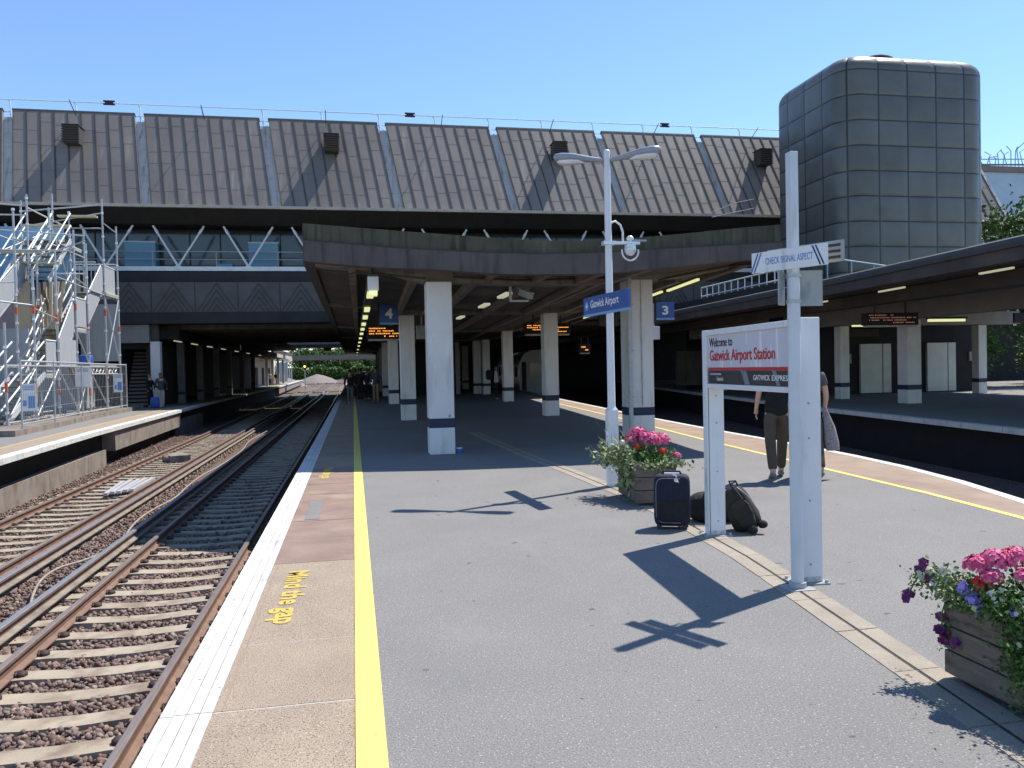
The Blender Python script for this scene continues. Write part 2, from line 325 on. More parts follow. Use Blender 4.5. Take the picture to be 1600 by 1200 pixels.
MB().box(-.56, -.40, 8.86, 10.15, .0, .005, slab_patch).build('paving_patch', kind='structure')
# thin ochre line near the white edge, and a utility patch
MB().box(-.655, -.649, 3.95, 6.8, .0, .0015, slab_far).build('faint_line', kind='structure')
# drain channel
DR = [(-2, 2.15), (1, 2.42), (3.4, 2.774), (5.32, 3.048), (6.04, 3.14), (7.66, 3.26), (9.25, 3.285), (11.7, 3.2), (14, 3.05), (20, 2.9)]
dr = lambda y: lerp_poly(DR, y)
mb = MB()
ysd = list(np.arange(-2, 20.01, .62))
for i in range(len(ysd) - 1):
    a, b = ysd[i] + .004, ysd[i + 1] - .004
    for (u, v) in ((-.135, -.012), (.012, .135)):
        q = [(dr(a) + u, a), (dr(a) + v, a), (dr(b) + v, b), (dr(b) + u, b)]
        mb.prism(q, -.02, .0045 if i % 2 else .0055, drain_conc)
    q = [(dr(a) - .012, a), (dr(a) + .012, a), (dr(b) + .012, b), (dr(b) - .012, b)]
    mb.prism(q, -.02, .0012, joint_dark)
    for u in (-.135, .135): pass
mb.build('drain_channel', kind='structure')
# platform lettering
ptx = empty('platform_lettering', (0, 0, .0), 'yellow mind the gap lettering painted on the buff paving', 'marking', 'mind the gap markings')
text('Mind the gap', 1.36, .215, yellow_worn, 'lettering', ptx, face_M((-.60, 6.6, .001), (0, -1, 0), (1, 0, 0)), .001, .03)
ptx2 = empty('platform_lettering', (0, 0, 0), 'farther yellow mind the gap lettering by the canopy shadow edge', 'marking', 'mind the gap markings')
text('Mind the gap', 1.36, .205, yellow_worn, 'lettering', ptx2, face_M((-.56, 13.6, .001), (0, -1, 0), (1, 0, 0)), .001, .03)
# pale inspection cover
MB().box(2.1, 3.0, 12.9, 13.9, .0, .004, slab_patch).build('inspection_cover', label='pale rectangular access cover in the shaded asphalt', cat='cover')

# ================================================================= TRACKS
def rail_mb(fx, y0, y1, zt, mtop, mside, w=.07, h=.15, foot=.14, step=4, mfoot=None):
    mb = MB(); ys = list(np.arange(y0, y1, step)) + [y1]
    prof = [(-foot / 2, -h), (-foot / 2, -h + .014), (-.012, -h + .035), (-.012, -.042), (-w / 2, -.034), (-w / 2, -.006), (-w / 2 + .008, 0), (w / 2 - .008, 0), (w / 2, -.006), (w / 2, -.034), (.012, -.042), (.012, -h + .035), (foot / 2, -h + .014), (foot / 2, -h)]
    n = len(prof); rings = [[(fx(y) + px, y, zt + pz) for px, pz in prof] for y in ys]
    vs = [p for r in rings for p in r]
    for j in range(n - 1):
        m = mtop if j in (5, 6, 7) else ((mfoot or mside) if j in (1, 11) else mside)
        mb.add([rings[i][k] for i in range(len(ys)) for k in (j, j + 1)], [(2 * i, 2 * i + 1, 2 * i + 3, 2 * i + 2) for i in range(len(ys) - 1)], m)
    mb.add(rings[0], [tuple(range(n))], mside)
    return mb
ZR = -1.02
def track(fc, y0, y1, pitch, ph, ysl, label, fine=True):
    root = empty('railway_track', (0, 0, 0), label, 'railway track', 'railway tracks')
    for s in (-1, 1): rail_mb(lambda y: fc(y) + s * .765, y0, y1, ZR, rail_top, rail_rust).build('rail', root)
    k = 0; y = ph
    first = None
    while y > y0: y -= pitch
    far = MB()
    while y < ysl:
        y += pitch; x = fc(y)
        if k < 95:
            if first is None:
                m = MB()
                # slightly dished sleeper: higher at the ends
                xs = [-1.22, -.95, -.6, -.2, .2, .6, .95, 1.22]; zt = [0, 0, .0, -.022, -.022, 0, 0, 0]
                rings = [[(xx, -.14, -.2), (xx, .14, -.2), (xx, .115, z), (xx, -.115, z)] for xx, z in zip(xs, zt)]
                m.loft(rings, sleeper_mat, smooth=False)
                for s in (-1, 1):
                    for e in (-1, 1):
                        cx = s * .765 + e * .125
                        m.ell((cx, 0, .012), (.05, .062, .034), clip_mat, 8, 5); m.tube([(cx - e * .04, -.05, .015), (cx - e * .055, 0, .04), (cx - e * .02, .05, .03)], .011, clip_mat, 5)
                first = m.build('sleeper', root, loc=(x, y, ZR - .148)); o = first
            else:
                o = first.copy(); COL.objects.link(o); o.location = (x, y, ZR - .148)
            o.rotation_euler.z = random.uniform(-.008, .008)
        else:
            far.box(x - 1.22, x + 1.22, y - .12, y + .12, -1.3, ZR - .148, sleeper_mat)
        k += 1
    if far.v: far.build('far_sleepers', root, kind='stuff')
    return root
fc1 = lambda y: -2.455 - max(0, y - 40) * .002
fc2 = lambda y: lerp_poly([(-10, -5.55), (16, -5.68), (38, -5.78), (100, -6.5), (330, -9)], y)
track(fc1, 2.6, 320, .56, 7.0, 150, 'near sunlit railway track beside the white platform edge')
track(fc2, 6, 320, .56, 7.0, 150, 'farther railway track beside the left hand platform')
fc3 = lambda y: re(min(y, 109)) + 1.55
track(fc3, 4, 105, .6, 7.0, 60, 'railway track in the dark cutting right of the island platform')
def conductor(fx, y0, y1, label):
    root = empty('conductor_rail', (0, 0, 0), label, 'electric rail', 'conductor rails')
    rail_mb(fx, y0, y1, -.955, cond_top, rail_rust, w=.082, h=.14, foot=.16, mfoot=cond_side).build('rail', root)
    m = MB(); m.tube([(0, 0, -.12), (0, 0, 0)], [.05, .035], cream_wall, 8); m.obox((0, 0, .012), (.07, .03, .012), 0, clip_mat)
    f = None; y = y0 + .5
    for k in range(22):
        if y > y1: break
        if f is None: f = m.build('insulator', root, loc=(fx(y), y, -1.11))
        else:
            o = f.copy(); COL.objects.link(o); o.location = (fx(y), y, -1.11)
        y += 2.4
cA = lambda y: fc1(y) - 1.19
cB = lambda y: fc2(y) + 1.17
conductor(cA, 6, 300, 'electric conductor rail left of the near track')
conductor(cB, 8, 300, 'electric conductor rail right of the farther track')

# ballast stones: one loose mass
def ico():
    t = (1 + 5 ** .5) / 2
    v = np.array([(-1, t, 0), (1, t, 0), (-1, -t, 0), (1, -t, 0), (0, -1, t), (0, 1, t), (0, -1, -t), (0, 1, -t), (t, 0, -1), (t, 0, 1), (-t, 0, -1), (-t, 0, 1)], float); v /= np.linalg.norm(v[0])
    f = np.array([(0, 11, 5), (0, 5, 1), (0, 1, 7), (0, 7, 10), (0, 10, 11), (1, 5, 9), (5, 11, 4), (11, 10, 2), (10, 7, 6), (7, 1, 8), (3, 9, 4), (3, 4, 2), (3, 2, 6), (3, 6, 8), (3, 8, 9), (4, 9, 5), (2, 4, 11), (6, 2, 10), (8, 6, 7), (9, 8, 1)])
    return v, f
def stones(pts, size, name, m):
    v, f = ico(); n = len(pts); q = rng.normal(size=(n, 4)); q /= np.linalg.norm(q, axis=1)[:, None]
    w, x, y, z = q.T
    Rm = np.stack([1 - 2 * (y * y + z * z), 2 * (x * y - z * w), 2 * (x * z + y * w), 2 * (x * y + z * w), 1 - 2 * (x * x + z * z), 2 * (y * z - x * w), 2 * (x * z - y * w), 2 * (y * z + x * w), 1 - 2 * (x * x + y * y)], 1).reshape(n, 3, 3)
    base = v[None] * (1 + rng.uniform(-.38, .28, (n, 12, 1))) * (size * rng.uniform(.6, 1.35, (n, 1, 1)) * rng.uniform(.6, 1.15, (n, 1, 3)))
    V = np.einsum('nij,nkj->nki', Rm, base) + pts[:, None, :]
    Fc = (f[None] + 12 * np.arange(n)[:, None, None]).reshape(-1, 3)
    me = bpy.data.meshes.new(name); me.vertices.add(n * 12); me.vertices.foreach_set('co', V.ravel())
    me.loops.add(len(Fc) * 3); me.loops.foreach_set('vertex_index', Fc.ravel()); me.polygons.add(len(Fc)); me.polygons.foreach_set('loop_start', np.arange(0, len(Fc) * 3, 3)); me.polygons.foreach_set('loop_total', np.full(len(Fc), 3))
    me.update(); me.validate(); me.materials.append(m); o = bpy.data.objects.new(name, me); COL.objects.link(o); return o
def scatter(n, x0, x1, y0, y1, z, fx=None):
    p = np.stack([rng.uniform(x0, x1, n), rng.uniform(y0, y1, n) if y1 - y0 < 8 else y0 + (y1 - y0) * rng.uniform(0, 1, n) ** 1.5, np.full(n, z)], 1); return p
P = [scatter(15000, -3.9, -1.0, 5.2, 13.5, ZR - .192), scatter(6000, -3.9, -1.0, 13, 22, ZR - .192), scatter(11000, -5.0, -3.2, 8, 22, ZR - .185), scatter(11000, -7.9, -4.3, 12, 40, ZR - .19), scatter(3000, -8.6, -6.9, 15, 40, ZR - .19)]
P = np.concatenate(P); P[:, 2] += rng.uniform(-.02, .022, len(P))
def on_sleeper(P, fc):
    fx_ = np.array([fc(y) for y in P[:, 1]]); t = (P[:, 1] - 7.0) / .56; fr_ = np.abs(t - np.round(t)) * .56
    inn = np.abs(P[:, 0] - fx_) < .72; return (np.abs(P[:, 0] - fx_) < 1.24) & (fr_ < .125) & (rng.uniform(0, 1, len(P)) < np.where(inn, .985, .8))
P = P[~(on_sleeper(P, fc1) | on_sleeper(P, fc2))]
rx_ = np.array([min(abs(x - f(y) - s * .765) for f in (fc1, fc2) for s in (-1, 1)) for x, y in P[:, :2]]); P = P[rx_ > .10]
o = stones(P, .029, 'ballast', stone_mat); tag(o, 'brown and grey ballast stones between the sleepers', 'ballast', kind='stuff')

# cables, junk on the tracks
def cable(pts, r, label, name='cable'):
    # smooth path
    Q = [Vector(p) for p in pts]; out = []
    for i in range(len(Q) - 1):
        a, b, c, d = Q[max(i - 1, 0)], Q[i], Q[i + 1], Q[min(i + 2, len(Q) - 1)]
        for t in (0, .25, .5, .75):
            out.append(.5 * ((2 * b) + (c - a) * t + (2 * a - 5 * b + 4 * c - d) * t * t + (3 * b - a - 3 * c + d) * t ** 3))
    out.append(Q[-1]); MB().tube(out, r, cable_mat, 6).build(name, label=label, cat='cable', group='trackside cables')
cable([(-3.72, 13.6, -1.14), (-3.97, 15.3, -1.1), (-3.98, 16.6, -1.06), (-3.85, 18.2, -1.05), (-3.95, 20.1, -1.06), (-3.98, 22.1, -1.06), (-3.86, 24.6, -1.06), (-3.85, 28.9, -1.06), (-4.1, 33, -1.06), (-3.95, 38, -1.06)], .02, 'long pale cable snaking between the two tracks')
cable([(-3.78, 10.2, -1.1), (-3.93, 10.7, -1.07), (-4.05, 11.3, -1.03), (-4.02, 11.8, -1.0), (-3.86, 12.3, -1.02), (-3.74, 13.0, -1.06)], .018, 'short looped cable beside the near conductor rail')
m = MB(); 
for k in range(5): m.obox((-5.72 + k * .13, 20.7 + k * .12, -1.09 + .012 * (k % 2)), (.045, 1.1, .03), .09 - .02 * k, white_train)
m.build('timber_batten', label='stack of pale battens lying across the farther track', cat='batten')
m = MB(); m.ell((-5.75, 27.6, -1.1), (.42, .6, .17), wall_conc, 9, 6); m.obox((-5.6, 27.3, -1.08), (.3, .28, .1), .4, wall_conc); m.build('concrete_lump', label='lump of broken concrete between the farther rails', cat='rubble')

# ================================================================= LEFT PLATFORM
faded_yellow = mat('faded_yellow_paint', (.42, .33, .16), (.36, .28, .17), .85, 3, 8, .2, 60)
col_shaded = mat('shaded_column_paint', (.22, .21, .20), (.16, .15, .145), .8, 2)  # column paint darkened to stand in for the shade on the left platform
LP = [(-6, -6.0), (10, -6.60), (17.5, -6.92), (25, -7.36), (39, -7.8), (47, -8.0), (100, -8.6), (137, -9.5), (200, -11)]
lp = lambda y: lerp_poly(LP, y)
ysl = [y for y, x in LP[:-1]] + [170]
mb = MB(); strip(mb, lambda y: -70, lambda y: lp(y) - 1.0, ysl, -.14, 0, asphalt); mb.build('left_platform_surface', kind='structure')
mb = MB(); strip(mb, lambda y: lp(y) - 1.0, lambda y: lp(y) - .9, ysl, -.14, .004, faded_yellow); mb.build('yellow_line', kind='structure')
mb = MB(); strip(mb, lambda y: lp(y) - .9, lambda y: lp(y) - .28, ysl, -.14, 0, slab_buff); mb.build('paving_strip', kind='structure')
mb = MB()
yy = list(np.arange(8, 60, 1.2)) + [60, 100, 137, 170]
for a, b in zip(yy[:-1], yy[1:]):
    mb.prism([(lp(a) - .28, a), (lp(a), a), (lp(b - .015), b - .015), (lp(b - .015) - .28, b - .015)], -.12, random.uniform(.001, .006), white_edge)
mb.build('platform_edge', kind='structure')
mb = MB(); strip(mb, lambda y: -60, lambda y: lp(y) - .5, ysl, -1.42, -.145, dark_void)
for a, b, z0, z1, u in [(27.5, 39.2, -.78, -.14, .10), (10, 27.0, -1.4, -.70, .26), (40, 47, -1.4, -.5, .3), (-5, 9.9, -1.4, -.62, .3), (98, 168, -.9, -.14, .1)]:
    mb.prism([(lp(a) - u - .5, a), (lp(a) - u, a), (lp(b) - u, b), (lp(b) - u - .5, b)], z0, z1, wall_conc)
mb.build('left_platform', kind='structure')

# ================================================================= RIGHT PLATFORM
RP = [(-6, 10.6), (5, 13.0), (14.8, 14.29), (25.2, 15.65), (43, 18.9), (60, 22.2), (110, 32)]
rp = lambda y: lerp_poly(RP, y); ysr = [y for y, x in RP]
mb = MB(); strip(mb, lambda y: rp(y) + .28, lambda y: 140, ysr, -.12, 0, asphalt); mb.build('right_platform_surface', kind='structure')
mb = MB()
for a, b in zip(np.arange(5, 60, 1.5), np.arange(6.5, 61, 1.5)):
    mb.prism([(rp(a), a), (rp(a) + .28, a), (rp(b - .02) + .28, b - .02), (rp(b - .02), b - .02)], -.12, random.uniform(.002, .006), white_edge)
mb.build('platform_edge', kind='structure')
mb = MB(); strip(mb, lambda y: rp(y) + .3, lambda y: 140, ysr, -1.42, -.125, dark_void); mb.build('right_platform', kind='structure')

# ================================================================= CENTRAL CANOPY
RC = [(13.65, 7.93), (16, 8.35), (25, 9.2), (39.4, 10.5), (60, 12.6), (100, 16.8)]       # right eaves line
rc = lambda y: lerp_poly(RC, max(13.65, min(y, 100)))
FX = [-.88, .6, 1.5, 2.5, 3.43, 4.44, 5.63, 6.92, 7.93]; FY = [15.7, 14.5, 14.05, 13.72, 13.5, 13.4, 13.4, 13.5, 13.65]
ZT = [4.449, 4.136, 4.0, 3.88, 3.808, 3.813, 3.916, 4.064, 4.175]; ZM = [4.08, 3.78, 3.66, 3.575, 3.53, 3.555, 3.63, 3.72, 3.80]; ZL = [3.72, 3.45, 3.36, 3.25, 3.215, 3.225, 3.34, 3.47, 3.58]
can = empty('station_canopy', (0, 15, 0), 'dark mossy concrete canopy over the island platform', 'canopy')
def off(o): o.matrix_parent_inverse = o.parent.matrix_basis.inverted() if False else Matrix.Translation(-o.parent.location); return o
FF = []
for k in range(len(FX) - 1):
    for t in range(4): FF.append(k + t / 4)
FF.append(len(FX) - 1)
def li(A, t):
    i = min(int(t), len(A) - 2); return A[i] + (A[i + 1] - A[i]) * (t - i)
def sm(A, t):
    i = min(int(t), len(A) - 2); u = t - i; a, b, c, d = A[max(i - 1, 0)], A[i], A[i + 1], A[min(i + 2, len(A) - 1)]
    return .5 * ((2 * b) + (c - a) * u + (2 * a - 5 * b + 4 * c - d) * u * u + (3 * b - a - 3 * c + d) * u ** 3)
def band(zlo, zhi, d0, d1, m):
    mb = MB(); rings = []
    for t in FF:
        x, y, a, b = sm(FX, t), sm(FY, t), sm(zlo, t), sm(zhi, t)
        rings.append([(x, y + d0, a), (x, y + d1, a), (x, y + d1, b), (x, y + d0, b)])
    return mb.loft(rings, m, smooth=False)
off(band(ZM, ZT, .05, .30, fascia_moss).build('upper_fascia', can))
off(band([z + .03 for z in ZM], [z + .055 for z in ZM], .0, .05, joint_dark).build('fascia_groove', can))
zm2 = [z + .03 for z in ZM]
off(band(ZL, zm2, 0.0, .28, fascia_plain).build('lower_fascia', can))
# side fascias and their soffit edge beams
def side(fx, y0, y1, zt, zb, w, m, name):
    mb = MB(); ys = list(np.linspace(y0, y1, 12)); rings = []
    for y in ys: rings.append([(fx(y) - w, y, zb), (fx(y) + w, y, zb), (fx(y) + w, y, zt), (fx(y) - w, y, zt)])
    return off(mb.loft(rings, m, smooth=False).build(name, can))
side(lambda y: -.80, 15.96, 100, 4.42, 3.70, .1, fascia_plain, 'side_fascia')
side(lambda y: rc(y) - .1, 13.95, 100, 4.15, 3.60, .1, fascia_plain, 'side_fascia')
# roof slab: soffit follows the butterfly shape
def zs(x, y):     # soffit height
    w = rc(y) + .9; u = (x + .9) / w; return 3.78 - .34 * sin(pi * min(max(u, 0), 1)) ** .8
mb = MB(); ys = [16.0, 20, 25.6, 31, 38, 50, 62, 74, 86, 100]; NX = 14
def yfront(x):
    for k in range(len(FX) - 1):
        if x <= FX[k + 1]: return FY[k] + (FY[k + 1] - FY[k]) * (x - FX[k]) / (FX[k + 1] - FX[k]) + .3
    return FY[-1] + .3
lo, hi = [], []
for j in range(-1, len(ys)):
    for i in range(NX + 1):
        yb = ys[max(j, 0)]; x = -.70 + (rc(yb) - .2 + .70) * i / NX; y = yfront(x) if j < 0 else yb
        z = zs(x, yb); lo.append((x, y, z)); hi.append((x, y, z + .22))
n = NX + 1; rows = len(ys) + 1
fs = [(r * n + i, (r + 1) * n + i, (r + 1) * n + i + 1, r * n + i + 1) for r in range(rows - 1) for i in range(NX)]
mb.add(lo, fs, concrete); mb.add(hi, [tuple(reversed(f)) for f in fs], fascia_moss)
off(mb.build('roof_slab', can))
# haunched cross beams at each pair of columns
CL = [(1.615, 15.15), (1.71, 25.7), (1.87, 38.4), (2.0, 50.5), (2.2, 62), (2.4, 74), (2.6, 86)]
CR = [(6.17, 16.75), (6.36, 25.5), (7.24, 37.4), (7.7, 50), (8.6, 62), (9.6, 74), (10.6, 86)]
for k, ((xa, ya), (xb, yb)) in enumerate(zip(CL, CR)):
    zc = 3.245 if k == 0 else 3.34
    zb2 = 3.46 if k == 0 else 3.36
    dx, dy = xb - xa, yb - ya
    xl = -.68; xr = rc(yb) - .25
    def py(x):
        if x < xa: return ya + (xa - x) * (.42 if k == 0 else 0)
        if x > xb: return yb - (x - xb) * .3
        return ya + dy * (x - xa) / dx
    prof = [(xl, zs(xl, ya) - .07), (xa - .9, zc + .22), (xa - .28, zc), (xa + .28, zc), (xa + 1.1, zc + .0), ((xa + xb) / 2, zc + .02), (xb - .9, (zc + zb2) / 2), (xb - .28, zb2), (xb + .28, zb2), (xb + .9, zb2 + .03), (xr, zs(xr, yb) - .06)]
    rings = []
    for x, z in prof:
        y = py(x); zt = zs(x, y) + .05
        rings.append([(x, y - .21, z), (x, y + .21, z), (x, y + .21, max(zt, z + .05)), (x, y - .21, max(zt, z + .05))])
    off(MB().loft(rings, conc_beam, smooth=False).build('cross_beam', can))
# joists between the beams
for k in range(3):
    for i in range(7):
        u = (i + .6) / 7.2
        y0, y1 = CL[k][1] + .3, CL[k + 1][1] - .3
        xa = -.7 + (rc(y0) - .2 + .7) * u; xb = -.7 + (rc(y1) - .2 + .7) * u
        if k == 0: y0 += .6 * u + .3 * 0 + (1.2 * u)
        mb = MB(); rings = []
        for t in (0, 1):
            x = xa + (xb - xa) * t; y = y0 + (y1 - y0) * t; z = zs(x, y)
            rings.append([(x - .07, y, z - .16), (x + .07, y, z - .16), (x + .09, y, z + .02), (x - .09, y, z + .02)])
        off(mb.loft(rings, conc_beam, smooth=False).build('joist', can))
# front joists between fascia and first beam
for x in (-.2, .6, 2.6, 3.6, 4.6, 5.4):
    y0 = yfront(x) + .02; y1 = 15.15 + (x - 1.6) * .35 - .25
    if y1 - y0 > .2: off(MB().loft([[(x - .07, y0, zs(x, 15) - .15), (x + .07, y0, zs(x, 15) - .15), (x + .09, y0, zs(x, 15) + .02), (x - .09, y0, zs(x, 15) + .02)], [(x - .07, y1, zs(x, 15) - .15), (x + .07, y1, zs(x, 15) - .15), (x + .09, y1, zs(x, 15) + .02), (x - .09, y1, zs(x, 15) + .02)]], conc_beam, smooth=False).build('joist', can))

# columns
def column(x, y, w, h, label, pipe=False, rot=0, hb=.0, group='painted canopy columns', cm=None):
    cm = cm or col_white
    r = empty('column', (x, y, 0), label, 'column', group, rot)
    a = w / 2
    MB().box(-a, a, -a, a, 0, .50, cm).build('plinth', r, bevel=.012)
    MB().box(-a - .003, a + .003, -a - .003, a + .003, .503, .667, band_navy).build('painted_band', r, bevel=.01)
    MB().box(-a, a, -a, a, .67, h, cm).build('shaft', r, bevel=.018)
    if pipe:
        MB().tube([(-a - .005, -a - .06, .03), (-a - .005, -a - .06, h + .25)], .05, galv, 10).build('drainpipe', r)
        m = MB()
        for z in (.9, 1.9, 2.9): m.box(-a - .07, -a + .06, -a - .12, -a - .001, z, z + .03, galv)
        m.build('pipe_bracket', r)
        m = MB(); m.tube([(.0, -a - .014, .7), (.0, -a - .014, h)], .012, galv, 6)
        for z in np.arange(.9, 3.4, .42): m.ell((.0, -a - .014, z), (.02, .02, .035), galv, 6, 4)
        m.build('conduit', r)
    return r
names = ['nearest white square column in the middle of the canopy front', 'second white column behind it under the platform number four sign', 'third column back in the left hand row', 'fourth column back in the left hand row', 'fifth column back in the left hand row', 'sixth column back in the left row in deep shade', 'seventh and farthest column of the left row']
for i, (x, y) in enumerate(CL): column(x, y, .47 if i else .475, 3.245 if i == 0 else 3.34, names[i])
namer = ['wide white column with a grey drainpipe at the canopy corner', 'white column crossing the right hand departure board', 'slim white column beside the standing dark figure', 'fourth column back in the right hand row', 'fifth column back in the right hand row', 'sixth column back in the right row in deep shade', 'seventh and farthest column of the right row']
for i, (x, y) in enumerate(CR): column(x, y, .56 if i == 0 else .47, 3.46 if i == 0 else 3.36, namer[i], pipe=(i == 0))
column(8.05, 48.6, .45, 3.36, 'column standing behind the dark figure with a backpack')
# round dark fixing on column 1 and blue cup at foot
m = MB(); m.tube([(1.83 - .07, 14.9, .72), (1.83 - .07, 14.915, .72)], .028, grey_plate, 10); m.build('wall_stud', label='small round grey fixing low on the nearest column', cat='fixing')
m = MB(); m.tube([(1.93, 14.93, 0), (1.93, 14.93, .1)], .04, blue_plastic, 10, r2=.05); m.tube([(1.93, 14.93, .1), (1.93, 14.93, .112)], .055, white_txt, 10); m.build('paper_cup', label='blue cup with a white lid at the column foot', cat='cup')

# fluorescent trunking left and tubes
def light_run(pts, label, tubes, w=.09, casing=True):
    r = empty('light_trunking', pts[0], label, 'strip light', 'strip light runs'); a = Vector(pts[0]); b = Vector(pts[1]); d = b - a; ang = atan2(-d.x, d.y)
    if casing: MB().obox(d / 2, (w, d.length / 2, .05), ang, concrete).build('casing', r)
    for (t, ln, g) in tubes:
        c = d * t; MB().obox(c + Vector((0, 0, -.075)), (w * .8, ln / 2, .025), ang, g).build('tube', r)
    return r
lr = light_run([(.40, 15.0, 3.30), (.40, 95, 3.38)], 'strip light trunking hanging under the left of the canopy', [((y - 15) / 80, 1.1, glow) for y in (17.4, 21.6, 24.8, 28.5, 32, 36, 41, 47, 54, 63, 74, 86)])
MB().box(-.1, .1, -.04, .02, -.22, .04, col_white).build('end_cap', lr); MB().box(-.075, .075, -.1, .25, -.30, -.223, glow).build('tube', lr)
m = MB()
for y in (.3, 6, 12, 20, 30): m.box(-.02, .02, y, y + .04, .04, .35, joint_dark)
m.build('hanger', lr)
light_run([(3.2, 16.3, 3.22), (3.2, 90, 3.2)], 'row of bare tubes between the middle columns', [((y - 16.3) / 73.7, 1.0, glow_dim) for y in (16.7, 19.4, 23.8, 28, 36, 46, 58)], casing=False)
light_run([(7.65, 16.5, 3.56), (9.75, 33, 3.74)], 'yellow strip lights along the right canopy edge', [(.10, 2.6, glow), (.28, 2.2, glow), (.44, 2.0, glow), (.9, 3.0, glow)], w=.04, casing=False)

m = empty('service_pipes', (2, 15, 0), 'thin cables and conduits slung under the canopy beams', 'pipework')
def lp3(pts, rr_, mm=galv): o = MB().tube(pts, rr_, mm, 6).build('conduit', m); o.location = (-2, -15, 0)
lp3([(-.5, 15.9, 3.55), (.6, 15.3, 3.42), (1.35, 14.9, 3.30)], .018, joint_dark)
lp3([(1.9, 14.92, 3.33), (3.2, 15.38, 3.32), (4.6, 15.87, 3.40), (5.8, 16.35, 3.50)], .02, joint_dark)
lp3([(2.0, 15.4, 3.40), (2.2, 25.3, 3.38)], .022); lp3([(2.12, 15.4, 3.40), (2.32, 25.3, 3.38)], .015, joint_dark); lp3([(5.6, 16.6, 3.5), (5.8, 25.2, 3.42)], .025)
lp3([(6.6, 16.5, 3.45), (7.0, 16.0, 3.52), (7.5, 15.2, 3.58), (7.75, 14.3, 3.52)], .02, joint_dark)
lp3([(7.7, 14.1, 3.56), (7.78, 14.0, 3.35), (7.85, 14.0, 3.30), (7.9, 14.0, 3.38), (7.86, 14.0, 3.55)], .013, cable_mat)
# platform number signs
def number_sign(x, y, z0, z1, w, txt, label):
    r = empty('platform_number_sign', (x, y, 0), label, 'sign', 'platform number signs')
    MB().box(-w / 2, w / 2, -.04, .04, z0 + .06, z1, blue_sign).build('board', r, bevel=.004)
    MB().box(-w / 2, w / 2, -.045, .045, z0, z0 + .058, blue_lip).build('lower_strip', r)
    h = (z1 - z0)
    text(txt, h * .36, h * .5, white_txt, 'numeral', r, face_M((-h * .18, -.043, z0 + h * .29), (1, 0, 0)), .003, .03)
    m = MB(); m.box(-w / 2 - .05, -w / 2 - .004, -.02, .02, z0 - .1, z1 + .35, joint_dark); m.box(-w / 2 - .05, w / 2, -.02, .02, z1 + .004, z1 + .04, joint_dark); m.build('hanger', r)
    return r
number_sign(1.08, 24, 2.965, 3.575, .535, '4', 'blue hanging sign with a white figure four')
number_sign(8.98, 22, 2.9, 3.42, .56, '3', 'blue hanging sign with a white figure three')
MB().box(10.05, 10.42, 26.0, 26.2, 2.47, 2.92, col_white).box(10.2, 10.25, 26.05, 26.1, 2.92, 3.7, galv).build('speaker_box', label='pale box hanging right of the drainpipe column', cat='speaker', bevel=.01)
MB().box(2.12, 2.5, 26.9, 27.2, 2.63, 3.1, grey_plate).box(2.28, 2.33, 27.0, 27.05, 3.1, 3.5, galv).build('speaker_box', label='grey box hanging just left of the nearest column', cat='speaker', bevel=.02)
# departure boards
def led_board(x0, x1, y, z0, z1, label, m_on, rot=0, rows=3, seed=1):
    c = ((x0 + x1) / 2, y, 0); w = (x1 - x0) / 2; r = empty('departure_board', c, label, 'display', 'departure boards', rot)
    mb = MB(); pr = [(-w, 0), (w, 0), (w, .34), (-w, .34)]; mb.box(-w, w, 0, .3, z0, z1, dark_void); mb.box(-w + .05, w - .05, .02, .28, z0 - .06, z0 - .001, cream_wall); mb.build('case', r, bevel=.01)
    rd = random.Random(seed); mb = MB(); h = (z1 - z0) / (rows + 1.0)
    for k in range(rows):
        zc = z1 - h * (k + 1)
        x = -w + .08; end = w * rd.choice([.1, .5, .9]) if k else w * .1
        if k == rows - 1: x = 0.0; end = w - .15
        while x < end:
            ww = rd.uniform(.02, .05)
            if rd.random() < .86:
                for q in range(2):
                    mb.box(x + q * ww / 2, x + q * ww / 2 + ww * .32, -.004, -.001, zc - h * .27 * rd.uniform(.6, 1), zc + h * .27 * rd.uniform(.6, 1), m_on)
            x += ww + .018
    mb.build('display_rows', r)
    m = MB(); 
    for xx in (-w * .6, w * .6): m.box(xx - .02, xx + .02, .12, .16, z1 + .001, z1 + .35, joint_dark)
    m.build('hanger', r); return r
led_board(.47, 1.62, 27, 2.66, 3.1, 'lit amber departure board under the number four sign', led, rows=4, seed=4)
led_board(5.87, 7.52, 27, 2.76, 3.12, 'lit amber departure board behind the right column', led, rows=4, seed=9)
led_board(11.6, 12.2, 40, 2.3, 2.75, 'small amber display glowing deep in the shade', led, rows=2, seed=3)
# dark hanging sign right of board 2
MB().box(7.9, 8.55, 24.9, 25.0, 2.9, 3.28, joint_dark).build('hanging_sign', label='dark unlit hanging sign right of the amber board', cat='sign')
# cctv bracket under canopy
r = empty('security_camera', (3.19, 16, 0), 'security camera on an L shaped bracket under the canopy', 'camera', 'security cameras')
MB().box(-.025, .025, -.025, .025, 2.985, 3.5, galv).box(-.02, .38, -.02, .02, 2.945, 2.984, galv).build('bracket', r)
M3 = Matrix.Rotation(.5, 3, 'Z') @ Matrix.Rotation(.35, 3, 'X')
MB().obox((.3, -.1, 3.09), (.06, .17, .06), M3, grey_plate).obox((.3, -.12, 3.16), (.075, .2, .008), M3, galv_light).build('housing', r, bevel=.01)
